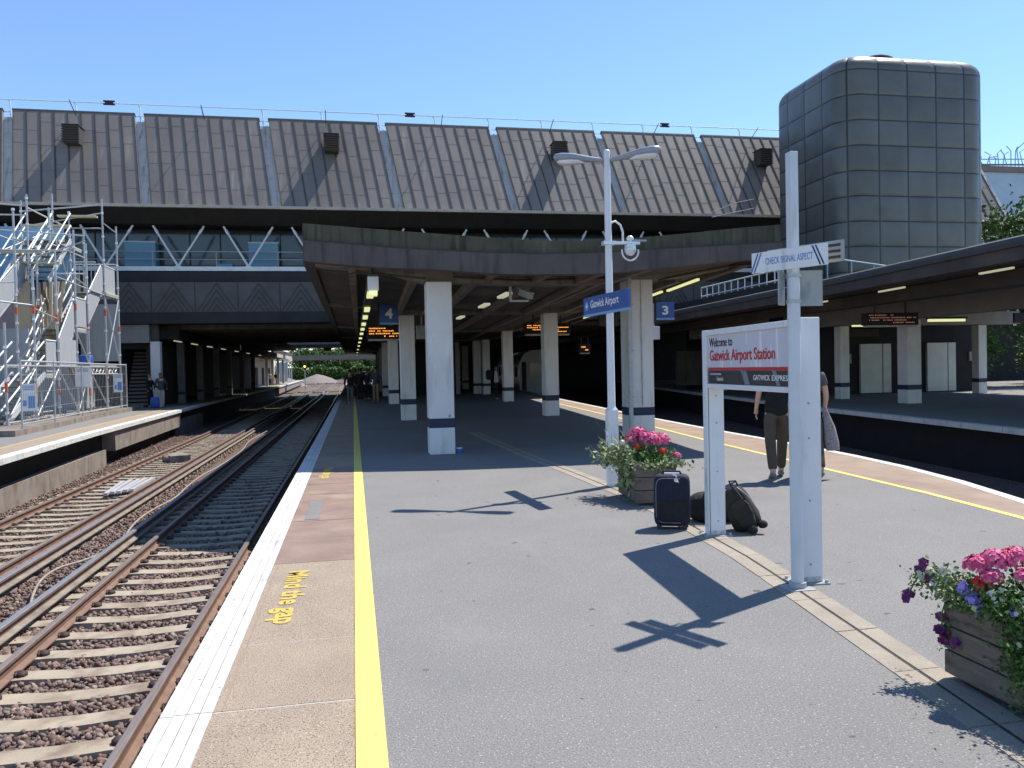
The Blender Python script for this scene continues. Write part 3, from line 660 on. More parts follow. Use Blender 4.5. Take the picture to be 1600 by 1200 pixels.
# dark waiting room in the middle of the platform
r = empty('waiting_room', (4.6, 50, 0), 'dark waiting room block between the column rows', 'building')
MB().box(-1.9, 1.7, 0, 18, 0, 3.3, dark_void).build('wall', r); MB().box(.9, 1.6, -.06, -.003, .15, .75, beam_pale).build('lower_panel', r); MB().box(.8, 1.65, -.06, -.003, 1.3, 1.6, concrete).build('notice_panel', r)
MB().box(1.73, 2.0, -.02, .4, 0, 3.3, beam_pale).build('pilaster', r)

# train at platform 3
r = empty('train', (12.0, 56, 0), 'pale passenger train waiting at the far right track', 'train')
m = MB(); prof = [(-1.35, -.35), (1.35, -.35), (1.42, .6), (1.38, 1.9), (1.1, 2.55), (.4, 2.85), (-.4, 2.85), (-1.1, 2.55), (-1.38, 1.9), (-1.42, .6)]
dd = .1
m.loft([[(x + dd * y + 1.1, y, z) for x, z in prof] for y in (0, 19.5)], white_train); m.build('carriage_body', r)
m = MB()
for k in range(6):
    for s in (-1,): 
        y0 = 1.2 + k * 3; m.add([(s * 1.43 + dd * yy + 1.1, yy, zz) for yy, zz in ((y0, .9), (y0 + 2.0, .9), (y0 + 2.0, 1.7), (y0, 1.7))], [(0, 1, 2, 3), (3, 2, 1, 0)], glass_dark)
m.build('windows', r); MB().box(.5, 1.9, -.03, -.003, .9, 1.9, glass_dark).build('end_window', r); MB().box(-.1, .1, -.5, -.0, -.2, 2.0, joint_dark).build('gangway', r)
MB().box(-.3, 2.5, .2, 19, -1.0, -.36, dark_void).build('underframe', r)

# ================================================================= TERMINAL BRIDGE BUILDING
bld = empty('terminal_building', (0, 42, 0), 'long brown terminal building bridging the tracks with ribbed sloping roof', 'building')
X0, X1 = -59.35, 39.8
def part(mb, name, par=bld, **k): o = mb.build(name, par, **k); o.location = (-par.location.x, -par.location.y, 0); return o
u = Vector((0, 2.35, 5.06)).normalized(); nrm = Vector((0, -5.06, 2.35)).normalized(); SL = sqrt(2.35 ** 2 + 5.06 ** 2); SHX = -.74 / SL
A0 = Vector((0, 42, 10.0))
def slab(mb, xa, xb, s0, s1, t0, t1, m):
    c = A0 + u * ((s0 + s1) / 2) + nrm * ((t0 + t1) / 2); c.x = (xa + xb) / 2 + SHX * (s0 + s1) / 2
    mb.obox(c, ((xb - xa) / 2, (s1 - s0) / 2, abs(t1 - t0) / 2), Matrix(((1, SHX, 0), (0, u.y, nrm.y), (0, u.z, nrm.z))), m)
mb = MB(); slab(mb, X0, X1, .05, SL - .3, -.4, -.13, valley_mat)
for k in range(17):
    xc = -15.95 + 6.18 * (k - 7)
    if X0 - 1 < xc < X1: 
        for q in range(7): slab(mb, xc - .235, xc + .235, q * .8 + .25, q * .8 + .28, -.13, -.118, valley_mat)
part(mb, 'valley_gutters')
roofbays = []
for k in range(16):
    xa = -15.95 + 6.18 * (k - 7) + .24; xb = xa + 6.18 - .48
    mb = MB(); slab(mb, xa, xb, .03, SL + .05, -.21, 0, roof_mat)
    n = 9; w = (xb - xa) / n
    for i in range(n + 1):
        x = xa + i * w; slab(mb, x - .03 if i else x, x + .03 if i < n else x, .03, SL + .03, .001, .034, roof_seam)
    rr = random.Random(k)
    for i in range(n):
        for s in (1.0, 2.2, 3.5, 4.7):
            s += rr.uniform(-.35, .35); slab(mb, xa + i * w + .05, xa + (i + 1) * w - .05, s, s + .015, .001, .006, roof_lap)
        if rr.random() < .5:
            pass
    slab(mb, xa - .03, xb + .03, SL + .05, SL + .14, -.2, .02, roof_seam)
    part(mb, 'roof_bay')
mb = MB(); x = X0
while x < X1: mb.box(x + .01, min(x + 2.05, X1), 41.78, 42.10, 9.86, 10.0, cream_lip); x += 2.06
part(mb, 'eaves_lip')
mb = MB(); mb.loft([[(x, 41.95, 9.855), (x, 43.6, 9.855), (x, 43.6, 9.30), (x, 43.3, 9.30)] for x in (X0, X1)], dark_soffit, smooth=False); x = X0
while x < X1:
    mb.loft([[(xx, 41.94, 9.86), (xx, 43.29, 9.295), (xx, 43.30, 9.30), (xx, 41.96, 9.862)] for xx in (x, x + .03)], joint_dark, smooth=False); x += 2.06
part(mb, 'eaves_soffit')
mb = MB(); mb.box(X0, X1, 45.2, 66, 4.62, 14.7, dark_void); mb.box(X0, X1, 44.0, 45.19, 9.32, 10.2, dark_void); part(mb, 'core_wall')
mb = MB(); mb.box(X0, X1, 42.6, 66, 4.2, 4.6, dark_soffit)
for k in range(15): mb.box(X0, X1, 44 + k * 1.5, 44.35 + k * 1.5, 3.95, 4.19, concrete)
part(mb, 'underside_slab')
# glazing
mb = MB(); mb.box(X0, X1, 44.9, 45.0, 7.0, 9.29, glass_dark)
part(mb, 'glazing')
x = X0; o0 = None
while x < X1:
    if o0 is None: o0 = MB().box(0, .06, 44.84, 44.895, 7.0, 9.29, joint_dark).build('mullion', bld); o = o0
    else: o = o0.copy(); COL.objects.link(o)
    o.location = (x, -42, 0); x += 1.545
mb = MB(); mb.box(X0, X1, 43.0, 45.0, 6.78, 6.98, dark_soffit); part(mb, 'walkway_deck')
mb = MB(); mb.box(X0, X1, 42.8, 42.98, 6.86, 7.08, white_steel); part(mb, 'truss_chord')
zt, zb = 9.2, 7.10; k = -17; br0 = None
while k < 14:
    xn = -8.55 + 3.4 * k
    if X0 < xn < X1:
        if br0 is None:
            mb = MB()
            for s in (-1, 1):
                mb.tube([(0, 42.89, zb), (s * 1.22, 43.3, zt)], .055, white_steel, 8); mb.tube([(s * 1.0, 43.24, zt - .38), (s * 1.1, 43.27, zt - .2)], .075, white_steel, 8)
            mb.ell((0, 42.89, zb - .03), (.16, .1, .13), white_steel, 8, 5)
            br0 = mb.build('truss_brace', bld); o = br0
        else: o = br0.copy(); COL.objects.link(o)
        o.location = (xn, -42, 0)
    k += 1
mb = MB()
for z in (7.55, 7.95): mb.tube([(X0, 43.6, z), (X1, 43.6, z)], .03, galv, 6)
x = X0
while x < X1: mb.tube([(x, 43.6, 6.98), (x, 43.6, 7.95)], .025, galv, 6); x += 3.09
part(mb, 'walkway_rail')
for x in (-10.6, -4.5): 
    part(MB().box(x - .75, x + .75, 44.0, 44.8, 6.99, 8.45, blue_panel).box(x - .78, x + .78, 43.95, 44.85, 8.451, 8.53, far_blue), 'blue_cabinet')
part(MB().box(-6.9, -6.1, 44.1, 44.8, 6.99, 7.4, blue_panel), 'low_blue_cabinet')
groove_mat = mat('relief_groove', (.082, .076, .075), (.068, .063, .062), .9, 3)
# relief panels with chevrons
mb = MB(); mb.box(X0, X1, 42.45, 42.59, 4.75, 6.25, panel_conc); x = -15.95 - 6.18 * 7
while x < X1:
    mb.box(x - .02, x + .02, 42.43, 42.449, 4.75, 6.25, joint_dark)
    for q in range(4):
        h = 1.42 - q * .36; wd = .95 * h / 1.42
        for s in (-1, 1):
            a = Vector((x + 1.03 + s * wd, 42.435, 4.78)); b = Vector((x + 1.03, 42.435, 4.78 + h)); d = b - a
            ang = atan2(d.z, d.x); Mx = Matrix.Rotation(-ang, 3, 'Y'); mb.obox((a + b) / 2, (d.length / 2, .014, .035), Mx, groove_mat)
    x += 2.06
part(mb, 'relief_panels')
part(MB().box(X0, X1, 42.42, 42.6, 4.18, 4.745, dark_soffit).box(X0, X1, 42.7, 42.9, 6.26, 6.8, dark_soffit), 'fascia_beam')
# parapet railing
mb = MB()
for z in (15.2, 15.83): mb.tube([(X0, 45, z), (X1, 45, z)], .026, white_steel, 6)
part(mb, 'parapet_rail')
k = 0; x = -16.79 - 3.09 * 13; first = None
while x < X1:
    m = MB(); m.tube([(0, 45, 14.75), (0, 45, 15.2), (0, 45, 15.6), (-.1, 45, 15.83)], .032, white_steel, 6); m.tube([(0, 45, 15.2), (.28, 44.7, 14.8)], .022, white_steel, 5)
    o = m.build('parapet_post', bld); o.location = (x, -42, 0); x += 3.09
for x in (-12.1, 3.46, 18.55):
    part(MB().box(x - .28, x + .28, 44.9, 44.96, 15.71, 15.79, clip_mat).box(x - .28, x + .28, 44.9, 44.96, 15.87, 15.95, clip_mat).box(x - .2, x + .2, 44.91, 44.95, 15.795, 15.865, clip_mat), 'parapet_lamp')
# vents: louvred boxes on the slope
for x in (-13.35, -.82, 11.55, 23.95):
    c = A0 + u * 3.75; Mv = Matrix(((1, 0, 0), (0, u.y, nrm.y), (0, u.z, nrm.z)))
    v = MB()
    yb, zb_ = c.y, c.z
    v.box(x - .36, x + .36, yb - .72, yb + .1, zb_ - .25, zb_ + .62, roof_seam)
    o = part(v, 'roof_vent')
    v = MB()
    for q in range(7): v.box(x - .40, x + .40, yb - .79, yb - .722, zb_ - .22 + q * .12, zb_ - .16 + q * .12, joint_dark)
    v.box(x - .40, x + .40, yb - .79, yb + .2, zb_ + .622, zb_ + .66, joint_dark)
    v = v.build('louvre', o); 
# stays on the roof slope
for k in range(14):
    x = -15.95 + 3.09 * (2 * k - 5) - .6
    a = A0 + u * (SL - .25) + nrm * .1; b = a + nrm * 1.1
    part(MB().tube([(x, a.y, a.z), (x, b.y, b.z)], .022, roof_seam, 5), 'roof_stay')
# farther block over the line
far = empty('rear_block', (0, 68, 0), 'dark rear block beyond the terminal, its walls added to block daylight', 'building')
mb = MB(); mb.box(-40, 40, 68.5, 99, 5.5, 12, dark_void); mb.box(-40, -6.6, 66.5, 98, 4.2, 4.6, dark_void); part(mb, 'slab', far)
part(MB().box(16.8, 80, 76, 99, -1.4, 5.49, dark_void), 'wall', far); part(MB().box(8.2, 16.79, 99, 100, -1.4, 5.6, dark_void), 'added_dark_wall', far)  # dark walls added to block the bright daylight showing between the columns
# footbridge beyond
fb = empty('footbridge', (0, 112, 0), 'pale footbridge crossing the tracks far beyond the terminal', 'bridge')
mb = MB(); mb.box(-14, 22, 112, 115, 5.35, 7.6, beam_pale); mb.box(-14, 22, 111.8, 111.99, 7.0, 7.4, concrete); mb.box(-14, 22, 111.7, 115.2, 4.95, 5.3, dark_soffit); part(mb, 'deck', fb)
for x in (-3.4, 1.2): part(MB().box(x - .5, x + .5, 112.4, 114, 4.5, 4.94, dark_void), 'bracket', fb)
br2 = empty('road_bridge', (0, 190, 0), 'brown low road bridge in the distance over the tracks', 'bridge')
part(MB().box(-60, 80, 190, 198, 4.4, 5.5, far_brown), 'deck', br2); part(MB().box(8, 12, 190.5, 197, -1.4, 4.39, far_brown), 'pier', br2)

# left block under the terminal: concrete fascia, column and stairs
lb = empty('stair_block', (-11, 42, 0), 'pale grey stair enclosure under the left end of the terminal', 'building')
part(MB().box(-16.5, -9.98, 42.65, 43.0, 3.25, 4.15, beam_pale), 'lintel', lb); part(MB().box(-16.5, -10.15, 43.01, 43.2, 2.95, 3.24, dark_void), 'lintel_shadow_gap', lb)
part(MB().box(-9.95, -9.5, 42.7, 43.15, .0, 3.3, col_white), 'pier', lb); part(MB().box(-9.95, -9.6, 43.0, 43.2, 3.3, 4.18, concrete), 'pier_head', lb)
part(MB().box(-10.22, -10.0, 43.05, 49, 0, 3.2, dark_soffit), 'side_wall', lb); part(MB().box(-20, -10.2, 49, 49.2, 0, 4.1, dark_void), 'rear_wall', lb)
part(MB().box(-11.55, -11.4, 43.3, 49, 0, 3.2, dark_void), 'inner_wall', lb)
m = MB()
for k in range(15): m.box(-11.38, -10.24, 43.6 + k * .13, 43.73 + k * .13, 0 if k < 1 else k * .19 - .05, k * .19 + .19, dark_soffit); m.box(-11.38, -10.24, 43.57 + k * .13, 43.6 + k * .13, k * .19 + .10, k * .19 + .20, beam_pale)  # pale riser strips put the light on the steps into the colour
part(m, 'stair_flight', lb)
# left platform: dark back wall, low canopy, its columns and lights
cw = empty('left_platform_building', (-12, 50, 0), 'dark building behind the left platform columns', 'building')
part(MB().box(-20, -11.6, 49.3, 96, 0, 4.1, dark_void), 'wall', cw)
lcan = empty('left_canopy', (-9.6, 44, 0), 'low dark canopy over the left platform under the terminal', 'canopy')
part(MB().box(-11.5, -8.7, 43.3, 97, 3.45, 3.9, dark_void), 'roof', lcan)
for k, (y) in enumerate((44.4, 50, 56, 62, 69, 77)):
    x = -9.45 - .0 * k
    column(x, y + 3, .36, 3.44, ['first', 'second', 'third', 'fourth', 'fifth', 'sixth'][k] + ' shaded column along the left platform from the stairs', group='left platform columns', cm=col_shaded)
light_run([(-9.0, 43.4, 3.44), (-9.0, 95, 3.44)], 'row of strip lights under the left platform canopy', [((y - 43.4) / 51.6, 1.7, glow_dim) for y in (44.5, 49, 54, 59.5, 66, 73, 82)], w=.05, casing=False)
# far sunlit part of left platform
fbk = empty('far_station_building', (-12, 100, 0), 'cream station building on the distant sunlit platform', 'building')
part(MB().box(-15, -11.9, 100, 128, 0, 3.6, cream_wall), 'wall', fbk); part(MB().box(-14, -9.5, 99.5, 126, 3.7, 4.1, dark_void).box(-9.49, -9.2, 98, 127, 3.55, 4.35, cream_lip).box(-9.19, -9.1, 98, 127, 4.2, 4.5, brown_metal), 'canopy', fbk)
for y in (103, 110, 118): part(MB().box(-11.88, -11.8, y, y + 2, .05, 2.3, dark_soffit), 'doorway', fbk)
for y in (101, 108, 116, 124): part(MB().box(-10.5, -10.2, y, y + .3, 0, 3.55, cream_wall), 'post', fbk)
sh = empty('glass_shelter', (-10.8, 132, 0), 'glazed waiting shelter with a white frame at the far platform end', 'shelter')
m = MB()
for x in (-12, -10.2):
    for y in (130, 134, 138): m.box(x, x + .12, y, y + .12, 0, 3.6, white_steel)
m.box(-12.1, -10.0, 129.9, 138.3, 3.6, 3.8, white_steel); part(m, 'frame', sh); part(MB().box(-11.85, -10.25, 130.04, 130.08, .2, 3.2, far_blue), 'pane', sh)
sg = empty('railway_signal', (-7.4, 128, 0), 'railway signal showing a yellow light far down the line', 'signal')
part(MB().tube([(-7.4, 128, -1.2), (-7.4, 128, 3.2)], .07, galv, 8), 'post', sg); part(MB().box(-7.65, -7.15, 127.9, 128.2, 2.0, 3.3, joint_dark), 'head', sg); part(MB().tube([(-7.4, 127.88, 2.5), (-7.4, 127.8, 2.5)], .16, mat('yellow_aspect', (.8, .5, .1), None, .5, emit=((1, .55, .1), 3)), 10), 'lamp', sg)
rr = random.Random(5)
for (x, y, rx, ry, h, lb_) in [(-13.5, 165, 4.2, 9, 2.6, 'left gravel heap beyond the far platform end'), (-9, 215, 5, 14, 2.9, 'right gravel heap beside the distant rails')]:
    m = MB(); rings = []
    for k in range(10):
        t = k / 9; rings.append([(x + rx * (1 - t) * cos(a) * (1 + .22 * sin(3 * a + x) + rr.uniform(-.08, .08)) + t * rx * .2 * sin(x), y + ry * (1 - t) * sin(a), -1.3 + h * (t ** .8) * (.8 + .35 * (cos(a) * .5 + .5) * (1 - t)) + rr.uniform(-.06, .06)) for a in [2 * pi * j / 26 for j in range(26)]])
    m.loft(rings, grey_ply); m.build('gravel_heap', label=lb_, cat='gravel heap', group='gravel heaps')

# ================================================================= TREES
def tree(x, y, z0, h, rx, ry, n, leafsz, label, seed, lean=0):
    rd = np.random.default_rng(seed); r = empty('tree', (x, y, z0), label, 'tree', 'trees')
    m = MB(); ht = h * .75; m.tube([(0, 0, 0), (.05, .03, ht * .4), (.1, 0, ht)], [h * .03, h * .022, h * .008], bark, 8)
    ends = []
    for k in range(12):
        a = rd.uniform(0, 2 * pi); zz = ht * rd.uniform(.25, .9); L = rd.uniform(.5, .95)
        e = Vector((cos(a) * rx * L, sin(a) * ry * L, zz + h * rd.uniform(.1, .3))); m.tube([(.05, 0, zz), tuple(Vector((.05, 0, zz)).lerp(e, .5) + Vector((0, 0, .2))), tuple(e)], [h * .012, h * .008, h * .003], bark, 5); ends.append(e)
    m.build('trunk', r)
    # clumped leaves
    nc = 46; C = []
    for k in range(nc):
        v = rd.normal(size=3); v /= np.linalg.norm(v); q = rd.uniform(.45, 1.0); C.append((v[0] * rx * q, v[1] * ry * q, h * .62 + v[2] * h * .38 * q))
    C = np.array(C + [tuple(e) for e in ends]); idx = rd.integers(0, len(C), n); rad = rd.uniform(.10, .24, len(C)) * (rx + h * .4)
    P = C[idx] + rd.normal(size=(n, 3)) * (rad[idx] * .42)[:, None]
    d1 = rd.normal(size=(n, 3)); d1 /= np.linalg.norm(d1, axis=1)[:, None]; d2 = np.cross(d1, rd.normal(size=(n, 3))); d2 /= np.linalg.norm(d2, axis=1)[:, None]
    s = leafsz * rd.uniform(.6, 1.3, (n, 1)); V = np.stack([P - d1 * s, P + d2 * s * .5, P + d1 * s, P - d2 * s * .5], 1).reshape(-1, 3)
    me = bpy.data.meshes.new('crown'); me.from_pydata(V.tolist(), [], [(4 * i, 4 * i + 1, 4 * i + 2, 4 * i + 3) for i in range(n)]); me.materials.append(leaf)
    o = bpy.data.objects.new('crown', me); COL.objects.link(o); o.parent = r
tree(36.4, 37.3, 0, 10.3, 3.5, 2.4, 9000, .16, 'green leafy tree right of the clad tower', 3)
tree(31.5, 40.8, 5.2, 4.6, 1.3, 1.0, 2200, .11, 'sparse young tree against the roof edge beside the tower', 4)
for k, (x, y, h, rx) in enumerate([(-6, 300, 11, 9), (4, 310, 12, 10), (14, 290, 9, 8), (-16, 305, 12, 9), (-2, 330, 13, 9), (26, 300, 10, 9)]):
    tree(x, y, -1, h, rx, 6, 5200, .5, ['leftmost but one', 'middle', 'right of centre', 'leftmost', 'tallest rear', 'rightmost'][k] + ' bright green tree at the end of the tracks', 10 + k)
for k, (x, y) in enumerate([(33.5, 38), (37, 35), (40, 40), (30.5, 42), (34, 44)]):
    tree(x, y, 0, 3.4, 2.0, 1.6, 1800, .11, ['shrub seen through the right platform opening', 'second shrub behind the right platform opening', 'shrub at the far right beyond the opening', 'shrub near the last right platform column', 'rear shrub beyond the right platform opening'][k], 30 + k)

nh = 30000; Ph = np.stack([rng.uniform(-45, 60, nh), rng.uniform(282, 290, nh), rng.uniform(-1.2, 4.2, nh)], 1); Ph[:, 2] *= (.75 + .3 * np.sin(Ph[:, 0] * .7) * np.cos(Ph[:, 0] * .23))
a1 = rng.normal(size=(nh, 3)); a1 /= np.linalg.norm(a1, axis=1)[:, None]; a2 = np.cross(a1, rng.normal(size=(nh, 3))); a2 /= np.linalg.norm(a2, axis=1)[:, None]
Vh = np.stack([Ph - a1 * .45, Ph + a2 * .3, Ph + a1 * .45, Ph - a2 * .3], 1).reshape(-1, 3); me = bpy.data.meshes.new('undergrowth'); me.from_pydata(Vh.tolist(), [], [(4 * i, 4 * i + 1, 4 * i + 2, 4 * i + 3) for i in range(nh)]); me.materials.append(leaf)
o = bpy.data.objects.new('undergrowth', me); COL.objects.link(o); tag(o, 'mass of bright green undergrowth at the end of the tracks', 'undergrowth', kind='stuff')
# ================================================================= TOWER
tw = empty('clad_tower', (26.9, 37.2, 0), 'rounded grey panel clad tower rising behind the right canopy', 'tower')
m = bpy.data.materials.new('tower_cladding'); m.use_nodes = True; t = m.node_tree; N = t.nodes; L = t.links; b = N['Principled BSDF']
b.inputs['Roughness'].default_value = .38; b.inputs['Specular IOR Level'].default_value = .5
uvn = N.new('ShaderNodeUVMap'); sp = N.new('ShaderNodeSeparateXYZ'); L.new(uvn.outputs[0], sp.inputs[0])
def mth(op, a, b_=None, c=None):
    x = N.new('ShaderNodeMath'); x.operation = op
    for i, q in enumerate((a, b_)):
        if q is None: continue
        if isinstance(q, (int, float)): x.inputs[i].default_value = q
        else: L.new(q, x.inputs[i])
    return x.outputs[0]
fu = mth('ABSOLUTE', mth('SUBTRACT', mth('FRACT', sp.outputs[0]), .5)); fv = mth('ABSOLUTE', mth('SUBTRACT', mth('FRACT', sp.outputs[1]), .5))
mx = mth('MAXIMUM', fu, fv); jn = N.new('ShaderNodeMapRange'); L.new(mx, jn.inputs[0]); jn.inputs[1].default_value = .462; jn.inputs[2].default_value = .485
cell = N.new('ShaderNodeTexWhiteNoise'); cv = N.new('ShaderNodeCombineXYZ'); L.new(mth('FLOOR', sp.outputs[0]), cv.inputs[0]); L.new(mth('FLOOR', sp.outputs[1]), cv.inputs[1]); L.new(cv.outputs[0], cell.inputs[0])
nz = N.new('ShaderNodeTexNoise'); nz.inputs['Scale'].default_value = .7; nz.inputs['Detail'].default_value = 6
g_ = N.new('ShaderNodeNewGeometry'); L.new(g_.outputs['Position'], nz.inputs['Vector'])
sm_ = mth('ADD', mth('MULTIPLY', cell.outputs[0], .35), mth('MULTIPLY', nz.outputs[0], .9))
rp_ = N.new('ShaderNodeValToRGB'); L.new(sm_, rp_.inputs[0]); rp_.color_ramp.elements[0].position = .3; rp_.color_ramp.elements[1].position = .95
rp_.color_ramp.elements[0].color = (.085, .084, .074, 1); rp_.color_ramp.elements[1].color = (.15, .15, .135, 1)
mxn = N.new('ShaderNodeMix'); mxn.data_type = 'RGBA'; L.new(jn.outputs[0], mxn.inputs[0]); L.new(rp_.outputs[0], mxn.inputs[6]); mxn.inputs[7].default_value = (.016, .017, .018, 1); L.new(mxn.outputs[2], b.inputs['Base Color'])
# pillowed panels: height falls towards each joint
pu = mth('SUBTRACT', 1, mth('POWER', mth('MULTIPLY', fu, 2), 4)); pv = mth('SUBTRACT', 1, mth('POWER', mth('MULTIPLY', fv, 2), 4)); hh = mth('MULTIPLY', pu, pv)
nb = N.new('ShaderNodeTexNoise'); nb.inputs['Scale'].default_value = 1.3; L.new(g_.outputs['Position'], nb.inputs['Vector'])
bp = N.new('ShaderNodeBump'); bp.inputs['Strength'].default_value = .6; bp.inputs['Distance'].default_value = .07; L.new(mth('ADD', hh, mth('MULTIPLY', nb.outputs[0], .5)), bp.inputs['Height']); L.new(bp.outputs[0], b.inputs['Normal'])
tower_m = m
TX0, TX1, TY0, TY1, TZ = 23.0, 31.1, 34.0, 40.6, 16.25
CR_ = 1.1
def rrect(ins, rc_):
    P = []; r_ = max(rc_ - ins * .3, .3)
    for cx, cy, a0 in ((TX1 - ins - r_, TY0 + ins + r_, -90), (TX1 - ins - r_, TY1 - ins - r_, 0), (TX0 + ins + r_, TY1 - ins - r_, 90), (TX0 + ins + r_, TY0 + ins + r_, 180)):
        for k in range(9): a = R_(a0 + k * 90 / 8); P.append((cx + r_ * cos(a), cy + r_ * sin(a)))
    return P
zsr = [(0, z) for z in (2.5, 6, 10, TZ - .75)] + [(.75 * (1 - cos(a)), TZ - .75 + .75 * sin(a)) for a in [R_(q) for q in (15, 30, 45, 60, 75, 90)]]
base = rrect(0, CR_)
per = [0]
for i in range(1, len(base) + 1): per.append(per[-1] + (Vector(base[i % len(base)]) - Vector(base[i - 1])).length)
tot = per[-1]
# phase so joints fall as seen: a joint on the front face 0.98 m right of its left end
mb = MB(); rings = [[(x, y, z) for x, y in rrect(ins, CR_)] for ins, z in zsr]; n = len(base)
me = bpy.data.meshes.new('cladding'); V = [p for r in rings for p in r]; Fs = []; UV = []
vlen = [z for ins, z in zsr[:4]]; 
for k in range(4, len(zsr)): vlen.append(vlen[-1] + sqrt((zsr[k][0] - zsr[k - 1][0]) ** 2 + (zsr[k][1] - zsr[k - 1][1]) ** 2))
per0 = per[35] + 0.76
for i in range(len(rings) - 1):
    for j in range(n):
        Fs.append((i * n + j, i * n + (j + 1) % n, (i + 1) * n + (j + 1) % n, (i + 1) * n + j))
        for (a, k) in ((per[j], i), (per[j + 1], i), (per[j + 1], i + 1), (per[j], i + 1)): UV.append(((a - per0) / 1.56 + 40, (vlen[k] - 15.42) / 1.2 + 30.0))
Fs.append(tuple((len(rings) - 1) * n + j for j in range(n))); UV += [(.5, .5)] * n
me.from_pydata(V, [], Fs); me.materials.append(tower_m); ul = me.uv_layers.new(name='UVMap'); ul.data.foreach_set('uv', np.array(UV).ravel())
for pgn in me.polygons: pgn.use_smooth = True
me.update(); o = bpy.data.objects.new('cladding', me); COL.objects.link(o); o.parent = tw; o.location = (-26.9, -37.2, 0)
m = MB(); m.tube([(26.3, 36.2, TZ), (26.3, 36.2, TZ + .25)], .62, red_txt, 16); m.tube([(26.3, 36.2, TZ + .25), (26.3, 36.2, TZ + .45), (26.3, 36.2, TZ + .6)], [.85, .85, .55], dark_soffit, 16); part(m, 'roof_vent', tw)

# far buildings right
fbld = empty('far_metal_building', (60, 70, 0), 'pale blue clad building beyond the tree on the right', 'building')
part(MB().box(58, 68, 66, 80, 0, 19.6, far_blue), 'wall', fbld); 
m = MB(); rr = random.Random(8)
for k in range(60):
    x = 57 + k * .45; y = 65.9; h = rr.uniform(.6, 1.5); m.tube([(x, y, 19.9), (x + rr.uniform(-.5, .5), y, 19.9 + h), (x + rr.uniform(-.8, .8), y, 19.9 + h * 1.3)], .05, far_blue, 4)
m.tube([(57, 65.9, 19.9), (84, 65.9, 20.6)], .09, far_brown, 5); m.tube([(57, 65.9, 20.4), (84, 65.9, 21.2)], .07, far_blue, 5); part(m, 'roof_rail', fbld)
part(MB().box(57.5, 85, 65.8, 66, 19.3, 19.85, far_brown), 'roof_edge', fbld); part(MB().box(68.1, 84, 66.1, 80, 0, 20.0, far_brown), 'brown_wing', fbld)

# ================================================================= RIGHT CANOPY
rcan = empty('right_canopy', (17, 25, 0), 'long dark canopy over the right hand platform', 'canopy')
RCL = [(2, 12.6), (8, 13.4), (14.8, 14.29), (23.3, 15.0), (29.3, 15.25), (36.3, 15.5), (43, 16.05), (56, 16.95), (80, 19)]
rl = lambda y: lerp_poly(RCL, y)
ysc = [y for y, x in RCL]
def rband(x0, x1, za, zb, m, name, round_=False):
    mb = MB(); rings = []
    for y in ysc:
        x = rl(y)
        if round_: rings.append([(x + x0 + .0, y, za), (x + x1, y, za), (x + x1, y, zb), (x + x0 + .14, y, zb), (x + x0 + .04, y, zb - .05), (x + x0, y, zb - .14)])
        else: rings.append([(x + x0, y, za), (x + x1, y, za), (x + x1, y, zb), (x + x0, y, zb)])
    mb.loft(rings, m, smooth=False); part(mb, name, rcan)
rband(0, .5, 4.02, 4.27, brown_top, 'felt_edge', True)
rband(.06, .35, 3.72, 4.015, brown_metal, 'fascia_board')
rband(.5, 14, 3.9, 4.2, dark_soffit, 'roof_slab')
rband(1.7, 2.0, 3.42, 3.78, brown_metal, 'inner_beam')
rband(1.2, 1.69, 3.82, 3.885, concrete, 'soffit_board')
for k, (x, y, w, h, lb_) in enumerate([(19.77, 25.5, .56, 3.02, 'broad pale column between the two lift doors'), (20.0, 29.9, .42, 3.02, 'pale column left of the left lift door'), (27.6, 31.0, .42, 3.05, 'pale column at the right end by the opening'), (21.2, 43.5, .5, 3.02, 'dim column left of the welcome sign across the tracks')]):
    column(x, y, w, h, lb_, group='right platform columns')
rb = empty('lift_lobby', (22, 30, 0), 'dim lift lobby with two pale doors behind the right platform', 'building')
part(MB().box(19.45, 19.9, 19, 44, 3.04, 3.65, beam_pale), 'long_beam', rb); part(MB().box(19.91, 29.5, 30.75, 31.2, 3.08, 3.65, beam_pale), 'cross_beam', rb)
part(MB().box(19.0, 29.9, 33.5, 34, 0, 3.9, dark_void), 'rear_wall', rb)
for (xa, xb) in ((23.3, 24.9), (26.85, 28.4)):
    dr_ = part(MB().box(xa, xb, 33.36, 33.49, .05, 2.35, door_pale), 'lift_door', rb); 
    o = MB().box(xa + (xb - xa) * .72 - .015, xa + (xb - xa) * .72 + .015, 33.35, 33.358, .05, 2.35, dark_soffit).build('door_joint', dr_)
for i, x in enumerate((22.6, 25.9, 29.2)): part(MB().box(x, x + .24, 33.40, 33.48, 1.45, 1.9, beam_pale), 'wall_notice', rb)
part(MB().box(22.7, 24.3, 33.40, 33.48, 2.7, 3.05, joint_dark), 'wayfinding_sign', rb)
tl = empty('tube_light', (21.6, 24.4, 0), 'bright yellow tube light above the right lift door', 'strip light', 'strip light runs')
part(MB().box(21.75, 23.35, 26.9, 27.0, 3.02, 3.12, glow), 'tube', tl); part(MB().box(21.7, 23.4, 26.85, 27.05, 3.121, 3.2, joint_dark), 'casing', tl)
tl = empty('tube_light', (19.2, 28, 0), 'short yellow tube light behind the broad right column', 'strip light', 'strip light runs')
part(MB().box(20.2, 21.2, 29.4, 29.5, 2.98, 3.05, glow), 'tube', tl); part(MB().box(20.15, 21.3, 29.35, 29.55, 3.051, 3.1, joint_dark), 'casing', tl)
led_board(16.3, 18.2, 23.0, 2.72, 3.12, 'dim unlit departure board over the right platform', led_dim, rows=4, seed=12)
r = empty('platform_sign', (22.2, 22.6, 0), 'shaded blue platform sign hanging at the right edge', 'sign')
